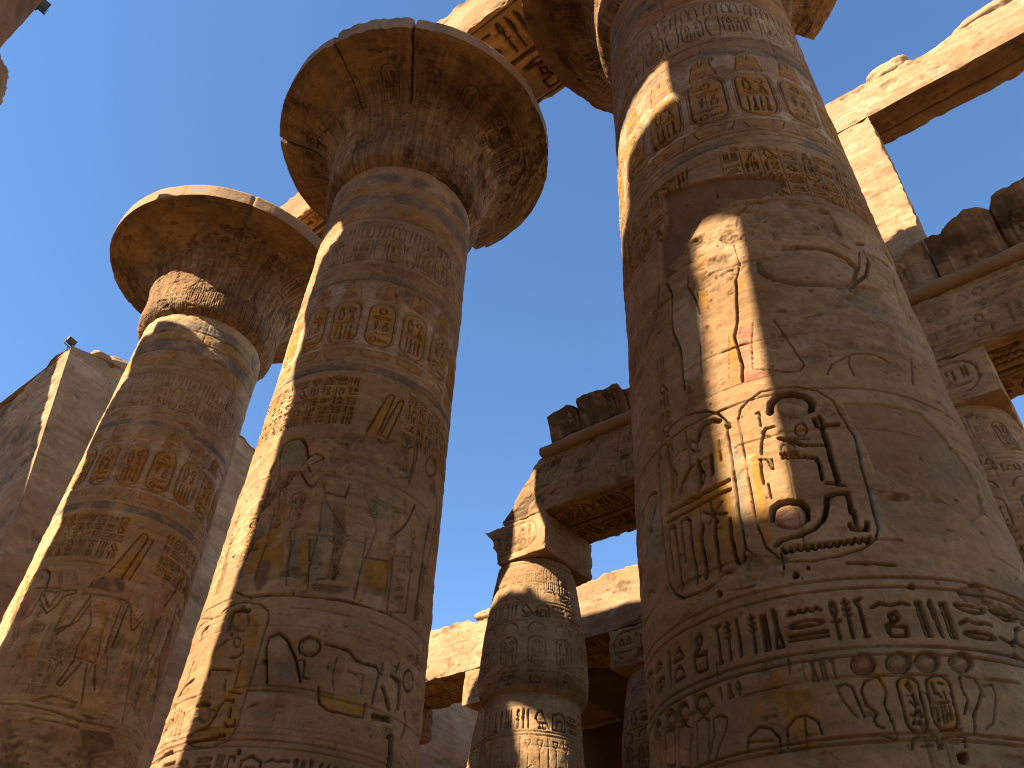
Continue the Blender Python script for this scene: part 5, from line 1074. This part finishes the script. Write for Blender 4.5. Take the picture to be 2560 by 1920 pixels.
# first aisle entablature: beam with text, torus roll, broken cavetto cornice
XL, XR = 13.0, -6.0; ZT = 13.22
ent = empty('entablature', (XL, R1Y, Z1S), 'shaded carved entablature with roll moulding and broken cavetto cornice crossing behind the nearest column', 'entablature')
def loc_ent(P): return P-np.array([XL, R1Y, Z1S])
ec = soffit_canvas(XR, XL, R1Y-HW, R1Y+HW, 505, .02)
n = noise2(ec.nu, ec.nv, ec.u1-ec.u0, ec.v1-ec.v0, .9, 4, 8); m = (np.clip(.05+n, 0, .6))[..., None]; ec.C = ec.C*(1-m)+np.array([.24, .15, .08])*m
ef = face_canvas(XR, XL, Z1S, ZT, 506, 2, d=.018, lw=.032, pad=.14, res=.016)
ef.C *= (1-.3*np.clip((-ef.H-.008)/.02, 0, 1))[..., None]  # painted shade: text cuts darkened by their depth
def ent_warp(P):
    Q = P.copy(); zt = np.clip((P[..., 2]-Z1S)/(ZT-Z1S), 0, 1); w_ = np.clip((P[..., 0]-8.)/(XL-8.), 0, 1)
    n = noise3(P, .5, 4, 4); lim = 12.35-1.15*np.clip((zt-.08)/.9, 0, 1)**.9+.10*n+.25*(zt < .12)*(n-.3)
    lim = np.where(P[..., 1] < R1Y+.3, lim-.2, lim)
    Q[..., 0] = np.where(w_ > 0, 8+(P[..., 0]-8)*(lim-8)/(XL-8), P[..., 0]); return Q
make_mesh('beam', [(loc_ent(P), C, w_) for P, C, w_ in box_patches((XR, XL, R1Y-HW, R1Y+HW, Z1S, ZT), .035, {'bottom': ec, 'front': ef}, k=.06, L=.12, seed=51, warp=ent_warp)], M_STONE, ent)
yf = R1Y+HW
xs = np.arange(XR, 11.0, .04); aa = np.linspace(-100, 260, 28)*math.pi/180
X, A = np.meshgrid(xs, aa); tor = np.stack([X, yf+.02+.17*np.cos(A), ZT+.11+.17*np.sin(A)], -1); nn = noise3(tor, .5, 5, 4)
tor[..., 1] += nn*.02; tor[..., 2] += nn*.02; tor[..., 0] += np.where(X > 10.8, .1*noise3(tor, .3, 8, 2), 0)
capx = np.stack([0*aa+11.0, yf+.02+.17*np.cos(aa), ZT+.13+.17*np.sin(aa)], -1); cen = np.broadcast_to(np.array([11.0, yf+.02, ZT+.13]), capx.shape)
make_mesh('torus_moulding', [(loc_ent(tor), STONE2*(.95+.1*nn[..., None]), False), (loc_ent(np.stack([capx, cen])), STONE2, False)], M_STONE, ent)
# cornice: cavetto curve, top broken to an uneven line
def cornice_top(x):
    xp = [-6, -3.0, -1.87, -1.43, -1.17, -1.07, -1.0, -.85, -.62, -.38, 0, .28, .9, 7.5, 8.06, 8.21, 8.35, 8.4, 8.86, 9.48, 9.74, 9.78, 10.07, 10.42, 10.8]
    zp = [14.9, 14.95, 14.9, 14.87, 14.83, 14.66, 14.66, 14.8, 14.84, 14.76, 14.63, 14.6, 14.5, 14.25, 14.24, 14.23, 14.3, 14.48, 14.46, 14.59, 14.56, 14.34, 14.5, 14.46, 14.42]
    return np.interp(x, xp, zp)
def prof_c(n=44):
    t = np.linspace(0, 1, n); z = ZT+.26+t*1.5; y = yf-.10+.5*np.clip((z-13.5)/1.35, 0, 2)**1.3; return y, z
def cornice(x0, x1, seed, base):
    xs = np.arange(x0, x1+.001, .035); py, pz = prof_c(); patches = []
    X, T = np.meshgrid(xs, np.arange(len(py))); Y = py[T]; Z = pz[T]
    P = np.stack([X, Y, Z], -1).astype(float)
    top = cornice_top(xs)+.025*noise3(np.stack([xs, 0*xs, 0*xs], -1), .3, seed, 3)
    cvc = Canvas(x0, x1, pz[0], pz[-1], .02, seed, base=base)
    for k in range(int((x1-x0)/.22)): cvc.groove([(x0+k*.22+.05, pz[0]+.05), (x0+k*.22+.05, pz[-1])], .04, .008); cvc.paint([(x0+k*.22, pz[0]+.1), (x0+k*.22+.09, pz[0]+.1), (x0+k*.22+.09, pz[-1]), (x0+k*.22, pz[-1])], 'w' if k % 2 else 'd', .45)
    for k in range(int((x1-x0)/1.3)): cartouche(cvc, x0+k*1.3+.5, pz[0]+.15, x0+k*1.3+.85, pz[0]+.9, .04, .03, seed+k, None)
    for xj in (9.76, 8.25, -1.05, -2.3): cvc.groove([(xj, pz[0]), (xj+.03, pz[-1])], .05, .06)
    cvc.stain(pz[0]+.2, pz[-1], .9, (.13, .085, .05), .7, .8); cvc.finish(coarse=.02, chips=.7); H, C = cvc.sample(xs, pz); P[..., 1] += H
    depth = 1.6; nz = noise3(P, .35, seed+3, 4)
    over = P[..., 2] > top[None, :]+.03*nz; P[..., 2] = np.minimum(P[..., 2], top[None, :]+.03*nz)
    lastY = np.where(over, np.nan, P[..., 1])
    for j in range(P.shape[1]):
        k = over[:, j].argmax() if over[:, j].any() else len(py)
        if k < len(py): P[k:, j, 1] = P[max(k-1, 0), j, 1]-np.linspace(0.0, .10, len(py)-k)
    patches.append((loc_ent(P), C*.93, False))
    e = P[-1]; bk = e.copy(); bk[:, 1] = yf-depth; bk[:, 2] += .1*noise3(bk, .5, 3, 2)
    tt = np.linspace(0, 1, 24)[:, None, None]; tp = e*(1-tt)+bk*tt; tp[..., 2] += .10*noise3(tp, .4, seed+8, 4)*np.sin(np.pi*tt[..., 0]); patches.append((loc_ent(tp), base*.85*np.ones(3), False))
    bb = bk.copy(); bb[:, 2] = ZT; patches.append((loc_ent(np.stack([bk, bb])), base*np.ones(3)*.9, False))
    for j in (0, -1):
        f = P[:, j]; g = f.copy(); g[:, 1] = yf-depth; t3 = np.linspace(0, 1, 20)[:, None, None]; F_ = f*(1-t3)+g*t3; F_[..., 0] += .07*noise3(F_, .4, seed+9, 3)*np.sin(np.pi*np.clip(t3[..., 0]*1, 0, 1)); patches.append((loc_ent(F_), base*.9*np.ones(3), False))
    return patches
make_mesh('cornice', cornice(8.0, 10.78, 520, STONE2*.8), M_ROUGH, ent)
make_mesh('cornice', cornice(XR, .36, 530, STONE2*.8), M_ROUGH, ent)
make_mesh('repaired_cornice', cornice(.37, 7.96, 525, STONE3*np.array([.82, .86, .93])), M_STONE, ent)['label'] = 'smooth grey replacement stretch of the cornice'
# replaced smooth grey stretch of cornice beside the pillar
# clerestory pillar and lintel
PY0, PY1 = -16.08, -14.9
pc = face_canvas(.28, 2.4, 13.4, 20.42, 601, 0, joints=1.15, base=STONE3*.98)
def pil_warp(P):
    Q = P.copy(); n = noise3(P*np.array([0, .3, 1]), .35, 6, 3); t = np.clip((1.0-P[..., 0])/.7, 0, 1); Q[..., 0] += t*(.05*np.maximum(n, -.2)); return Q
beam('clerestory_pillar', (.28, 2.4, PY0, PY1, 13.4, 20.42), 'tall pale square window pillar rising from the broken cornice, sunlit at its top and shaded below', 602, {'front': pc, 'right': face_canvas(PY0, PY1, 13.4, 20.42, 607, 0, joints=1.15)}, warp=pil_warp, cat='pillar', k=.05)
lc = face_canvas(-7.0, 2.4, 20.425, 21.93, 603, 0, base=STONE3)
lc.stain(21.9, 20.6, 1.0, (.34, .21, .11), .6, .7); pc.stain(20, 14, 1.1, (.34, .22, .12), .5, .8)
for q in range(9): lc.groove([(-6.5+q*1.0, 21.1+.3*math.sin(q*2.3)), (-6.1+q*1.0, 21.16+.3*math.sin(q*2.3)), (-5.8+q, 21.1+.3*math.sin(q*2.3))], .02, .02); pc.groove([(.4+.15*(q % 3), 14.6+q*.62), (1.2+.2*(q % 4), 14.7+q*.62)], .03, .02)
for q in range(7): text_rows(lc, -6.5+q*1.3, -5.8+q*1.3, 20.8, 21.6, .4, .05, .006, 604+q)
def lin_warp(P):
    Q = P.copy(); n = noise3(P*np.array([1, .2, 0])+np.array([0, 0, 2.]), .9, 9, 4); t = np.clip((P[..., 2]-21.5)/.43, 0, 1); Q[..., 2] -= t*.10*np.maximum(n, -.3); return Q
sfl = Canvas(-7, 2.4, PY0, PY1, .02, 605, base=STONE2*.8); sfl.groove([(-7, PY0+.45), (2.4, PY0+.45)], .06, .04); sfl.band(PY0+.45, PY1, 'd', .6); sfl.finish(coarse=.02)
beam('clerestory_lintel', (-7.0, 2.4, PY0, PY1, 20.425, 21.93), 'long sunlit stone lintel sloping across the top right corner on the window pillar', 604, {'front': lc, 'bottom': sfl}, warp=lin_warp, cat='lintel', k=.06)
beam('clerestory_pillar', (-6.9, -4.6, PY0, PY1, 13.4, 20.42), 'window pillar beyond the right edge carrying the other end of the lintel', 606, {}, cat='pillar')
gr = Canvas(-6, -5, 14, 15, .05, 1)
def rock(name, c, s_, rot, label, seed, mat=None, cat='stone block', base=STONE3, group=None, amp=.16, square=3.2, n=34):
    u = np.linspace(0, 2*math.pi, n*2, endpoint=False); v = np.linspace(-math.pi/2, math.pi/2, n); U_, V_ = np.meshgrid(u, v)
    P = np.stack([np.cos(V_)*np.cos(U_), np.cos(V_)*np.sin(U_), np.sin(V_)], -1); q = (np.abs(P)**square).sum(-1)**(-1/square); P = P*q[..., None]
    P = P*(1+amp*noise3(P+seed, .8, seed, 4))[..., None]; P = P*np.array(s_)/2
    a = math.radians(rot); R_ = np.array([[math.cos(a), 0, math.sin(a)], [0, 1, 0], [-math.sin(a), 0, math.cos(a)]]); P = P@R_.T
    nz = noise3(P, .4, seed+2, 3)[..., None]; o = make_mesh(name, [(P, base*(.95+.12*nz), True)], mat or M_ROUGH); o.location = c
    return tag(o, label, cat, group)
RG = 'loose blocks left lying on top of walls'
rock('loose_block', (-.56, -15.35, 22.05), (1.15, 1.0, .62), 6, 'weathered loose block on the lintel, the shorter of two, right of the nearest column', 5, group=RG)
rock('loose_block', (-3.15, -15.35, 22.12), (1.7, 1.0, .55), 8, 'longer loose block on the lintel cut off by the top right edge', 8, group=RG)

# second aisle row
D2 = 19.5; Z2S = 10.26; HW2 = 1.12; R2Y = -(D2+HW2)
r = bud_column((16.66, R2Y), Z2S-Z1S, 'farther bud column, only a sunlit strip of it seen left of the centre bud column', 431, True); bud_abacus(r, 10.36+Z2S-Z1S, Z2S, HW2, 432)
r = bud_column((11.05, R2Y), Z2S-Z1S, 'farther bud column half hidden behind the left edge of the nearest great column', 441, True); bud_abacus(r, 10.36+Z2S-Z1S, Z2S, HW2, 442)
r = bud_column((22.27, R2Y), Z2S-Z1S, 'farther bud column hidden behind the middle great column', 451, False); bud_abacus(r, 10.36+Z2S-Z1S, Z2S, HW2, 452)
r = bud_column((5.44, R2Y), Z2S-Z1S, 'farther bud column hidden behind the nearest great column', 461, False); bud_abacus(r, 10.36+Z2S-Z1S, Z2S, HW2, 462)
bf = face_canvas(3.9, 24.5, Z2S, 12.2, 620, 0, joints=.95, base=STONE3)
def r2_warp(P):
    Q = P.copy(); t = np.clip((P[..., 2]-(Z2S+.6))/1.3, 0, 1); x = P[..., 0]; n = noise3(P*np.array([1, .6, 0]), .8, 12, 4)
    drop = np.interp(x, [3, 15.0, 16.2, 16.6, 17.5, 17.9, 18.7, 30], [0, .02, .1, .22, .30, .12, .08, .15]); Q[..., 2] -= t*(drop+.12*np.maximum(n, -.2)); return Q
beam('architrave', (3.9, 24.5, R2Y-HW2, R2Y+HW2, Z2S, 12.2), 'low sunlit architrave with painted underside behind the centre bud column', 621,
     {'front': bf, 'bottom': soffit_canvas(3.9, 24.5, R2Y-HW2, R2Y+HW2, 622, .025)}, warp=r2_warp, k=.08, L=.16)
rock('loose_block', (17.05, -20.1, 12.2), (1.1, .9, .5), 0, 'broken pinkish lump of stone on the low architrave just left of the centre bud column', 12, group=RG, amp=.35)
beam('cross_beam', (15.66, 17.7, -36, R2Y-HW2-.01, Z2S, 12.12), 'plain shaded cross beam running back between the centre bud column and the one behind', 631, {}, k=.05, base=STONE2, cat='beam')
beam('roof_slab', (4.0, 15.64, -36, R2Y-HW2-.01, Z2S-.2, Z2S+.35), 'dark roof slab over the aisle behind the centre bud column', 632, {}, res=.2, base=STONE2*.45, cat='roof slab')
beam('shade_wall', (4.0, 17.6, -26.3, -25.6, GZ, Z2S-.21), 'added wall under the roof slab, coloured dark for the shade right of the centre bud column', 635, {}, res=.2, base=STONE2*.5, cat='wall')  # added backing wall, stone colour darkened to stand for interior shade
# far side wall of the hall
sw = face_canvas(-12, 27.0, GZ, 13.5, 640, 0, joints=1.1, res=.05, base=STONE2)
beam('side_wall', (-12, 27.0, -37.5, -36.0, GZ, 13.5), 'plain shaded side wall far behind the aisle columns', 641, {'front': sw}, res=.12, cat='wall')

# ================================================================== pylon on the left
pyl = empty('pylon', (25, -6.1, GZ), 'massive plain pylon tower with a jagged top behind the left great column', 'pylon')
py = np.concatenate([np.arange(-6.1, -14, -.06), np.arange(-14, -36, -.25)]); pz = np.concatenate([np.arange(GZ, 5, .4), np.arange(5, 19.6, .06)])
def ptop(y): return np.interp(-y, [6, 6.2, 7.3, 7.6, 7.9, 8.4, 13.3, 13.6, 16, 18, 20, 21, 36], [18.62, 18.68, 18.95, 18.82, 19.05, 19.15, 19.2, 19.0, 18.9, 17.0, 16.0, 14.6, 14.2])
Yg, Zg = np.meshgrid(py, pz); pcv = Canvas(-36, -6, GZ, 20, .03, 650, base=STONE3*np.array([1.16, 1.10, 1.02])); pcv.finish(fine=.003, coarse=.015, chips=.3, joints=1.05, erode=.2)
Hh, Cc = pcv.sample(py, pz)
def bat_x(z): return 25-.145*(18.6-z)
def bat_y(z): return -.095*(18.6-z)
tz = ptop(Yg)+.10*noise3(np.stack([Yg, 0*Yg, 0*Yg], -1), .5, 3, 4); Z_ = np.minimum(Zg, tz)
P = np.stack([bat_x(Z_)-Hh, Yg+bat_y(Z_)*np.exp(-(-6.1-Yg)/6), Z_], -1)
P = P[:, ::-1]; Cc = Cc[:, ::-1]
face = make_mesh('front_face', [(P-np.array([25, -6.1, GZ]), Cc, False)], M_STONE, pyl)
px_ = np.concatenate([np.arange(25, 34, .06), np.arange(34, 45, .3)]); Xg, Zg = np.meshgrid(px_, pz)
pc2 = Canvas(25, 45, GZ, 20, .03, 660, base=STONE3); pc2.finish(fine=.004, coarse=.03, chips=.75, joints=1.0, erode=.2); Hh, Cc = pc2.sample(px_, pz)
t2 = np.interp(Xg, [25, 25.3, 26.4, 26.6, 27.6, 28, 29.5, 30, 45], [18.62, 18.66, 18.75, 18.5, 18.45, 18.2, 18.2, 17.8, 17.2])+.08*noise3(np.stack([Xg, 0*Xg, 0*Xg], -1), .5, 13, 4)
Z_ = np.minimum(Zg, t2); tp = np.clip((Xg-25)/.3, 0, 1)
P = np.stack([Xg+(bat_x(Z_)-25)*np.exp(-(Xg-25)/8), -6.1+bat_y(Z_)+Hh*tp, Z_], -1)
make_mesh('side_face', [(P-np.array([25, -6.1, GZ]), Cc, False)], M_STONE, pyl)
Xt, Yt = np.meshgrid(np.arange(25, 33, .15), np.arange(-6.1, -36, -.2)); zt = np.minimum(ptop(Yt), 19.3)+.2*noise3(np.stack([Xt, Yt, 0*Xt], -1), .8, 21, 3)*np.clip((Xt-25)/.5, 0, 1)*np.clip((-6.1-Yt)/.5, 0, 1)-np.clip((Xt-25)/.4, 0, 1)*.12
make_mesh('top_course', [(np.stack([Xt, Yt, zt], -1)-np.array([25, -6.1, GZ]), STONE3*.9, False)], M_ROUGH, pyl)
rock('loose_block', (25.3, -8.0, 19.15), (.7, 1.1, .5), 0, 'pale loose block on the pylon top beside the left column', 21, group=RG)
rock('loose_block', (25.3, -7.2, 19.05), (.6, .7, .35), 0, 'smaller loose block on the pylon top near its corner lamp', 22, group=RG)

def floodlight(loc, rz, label, s_=1.0):
    root = empty('floodlight', loc, label, 'floodlight', 'floodlights on the ruins'); root.rotation_euler = (0, 0, rz)
    def bx(nm, c, d_, mat, par, tilt=0):
        b = (-d_[0]/2, d_[0]/2, -d_[1]/2, d_[1]/2, -d_[2]/2, d_[2]/2); p = box_patches(b, .03, k=.008, L=.02, rough=0, base=(.03, .03, .03))
        o = make_mesh(nm, p, mat, par); o.location = c; o.rotation_euler = (0, tilt, 0); return o
    h = bx('housing', (0, 0, .32*s_), (.12*s_, .34*s_, .26*s_), M_METAL, root, -.5); bx('lens', (-.062*s_, 0, 0), (.01, .29*s_, .21*s_), M_GLASS, h)
    bx('bracket', (.02, 0, .1*s_), (.04*s_, .40*s_, .03*s_), M_METAL, root); 
    for sy in (-1, 1): bx('arm', (.02, sy*.19*s_, .2*s_), (.03*s_, .02*s_, .24*s_), M_METAL, root)
    bx('post', (.02, 0, .05*s_), (.05*s_, .05*s_, .1*s_), M_METAL, root)
    return root
floodlight((25.12, -6.04, 18.60), .25, 'black floodlight perched on the corner of the pylon', .95)

# ================================================================== opposite row across the nave (mostly outside the picture)
OY = 2.0; opp = []
for i, x in enumerate((17.25, 9.75, 2.05, -5.4)):
    phi = math.atan2(-OY, -x); lab = ['damaged great column of the opposite row whose broken capital shows at the upper left edge', 'great column of the opposite row standing outside the picture on the left', 'great column of the opposite row beside the viewer', 'great column of the opposite row behind the viewer'][i]
    root = empty('papyrus_column', (x, OY, GZ), lab, 'column', 'great columns of the opposite row')
    cv = Canvas(-math.pi*1.7, math.pi*1.7, GZ, HN+.05, .04, 700+i); cv.finish(joints=1.06); zs = np.arange(GZ, HN+.05, .12); zs[-1] = HN; th = np.arange(-math.pi, math.pi, .05)
    P, C = revolve(cv, zs, shaft_r, th, 0, 0, phi); P[..., 2] -= GZ; make_mesh('shaft', [(P, C, True)], M_STONE, root)
    capital(root, 0, 710+i, 25, lambda a: 1.98+.12*np.sin(np.radians(a)*3+1.0), [], lambda a: .9+0*a, half=179)
    abacus(root, 1.33, RT-.02, 19.9 if i == 0 else 18.9, 720+i)
oc = soffit_canvas(-6, 21, .66, 3.34, 740, .03)
beam('architrave', (17.1, 19.35, 2.01, 3.34, 19.9, 20.55), 'rear half block of the broken opposite architrave, behind its front block', 744, {}, res=.1, k=.06, group='architraves of the opposite row')
beam('architrave', (14.45, 17.4, .69, 2.0, 19.9, 21.7), 'shaded architrave of the opposite row whose brown underside cuts the upper left corner', 741, {'bottom': oc}, res=.06, k=.06, group='architraves of the opposite row')
beam('architrave', (7.96, 11.35, .66, 3.34, 18.9, 19.49), 'thin remnant of the opposite architrave under the added shading block, outside the picture', 745, {}, res=.15, k=.04, group='architraves of the opposite row')
beam('architrave', (-6.0, 7.95, .66, 3.34, 18.9, 20.9), 'architrave of the opposite row above the viewer, outside the picture', 742, {'bottom': oc}, res=.12, k=.06, group='architraves of the opposite row')
beam('shading_block', (7.96, 13.3, .7, 2.05, 19.5, 23.6), 'unseen block added on the opposite architrave to shade the middle capital', 743, {}, res=.2, cat='stone block')  # added out of view, sized to keep sun off the middle capital
fl = floodlight((15.45, .62, 19.62), 0, 'black floodlight hanging from the architrave edge at the top left', 1.0)
for q, (x_, s_) in enumerate(((15.3, .62), (15.75, .36), (16.15, .36))): floodlight((x_, .8, 21.68), 1.57, 'floodlight on top of the opposite architrave, outside the picture, %s in its row' % ['first', 'second', 'third'][q], s_)
beam('shading_sill', (-3, 9, 10.9, 11.5, 14.41, 17.15), 'unseen block added on the opposite entablature to end the sun strip on the nearest column', 754, {}, res=.2, cat='stone block')  # added out of view to cut off the sun strip lower down
# mirrored clerestory that shades the nave
OC = 9.3
for b, lab in (((6.27, 8.6, OC, OC+1.2, 14.4, 21.6), 'window pillar of the opposite clerestory with a broken top'), ((-3.5, -.6, OC, OC+1.2, 14.4, 20.6), 'far window pillar of the opposite clerestory')):
    beam('clerestory_pillar', b, lab, 751, {}, res=.15, cat='pillar')
beam('clerestory_lintel', (-3.5, 7.07, OC, OC+1.2, 20.6, 22.7), 'long lintel of the opposite clerestory', 752, {}, res=.15, cat='lintel')
beam('entablature', (-12, 20, OC-.4, OC+2.2, 10.0, 14.4), 'plain entablature of the opposite aisle', 753, {}, res=.3, cat='entablature')
for i, x in enumerate((17.4, 12.0, 6.6, 1.2, -4.2)):
    root = empty('bud_column', (x, OC+1, GZ), 'bud column of the opposite aisle, number %s along its row' % ['one', 'two', 'three', 'four', 'five'][i], 'column', 'bud columns of the opposite aisle')
    zs = np.arange(GZ, 10.0, .3); th = np.arange(-math.pi, math.pi, .15); cv = Canvas(-4, 4, GZ, 10.4, .1, 760+i)
    P, C = revolve(cv, zs, lambda z: np.interp(z, BUD_Z, BUD_R), th, 0, 0, 0, 1.25); P[..., 2] -= GZ; make_mesh('shaft', [(P, C, True)], M_STONE, root)
beam('pylon', (27.9, 40, 1.2, 20, GZ, 25), 'opposite pylon tower outside the picture, shading the gateway', 770, {}, res=.5, cat='pylon')

# ================================================================== ground
g = np.linspace(-1, 1, 121); g = np.sign(g)*np.abs(g)**2.2*400; X, Y = np.meshgrid(g, g); Zg = .04*noise3(np.stack([X, Y, 0*X], -1), 2.0, 5, 3)
P = np.stack([X+8, Y-8, Zg+GZ], -1); o = make_mesh('ground', [(P, np.array([.36, .275, .18]), False)], M_GROUND); struct(o)
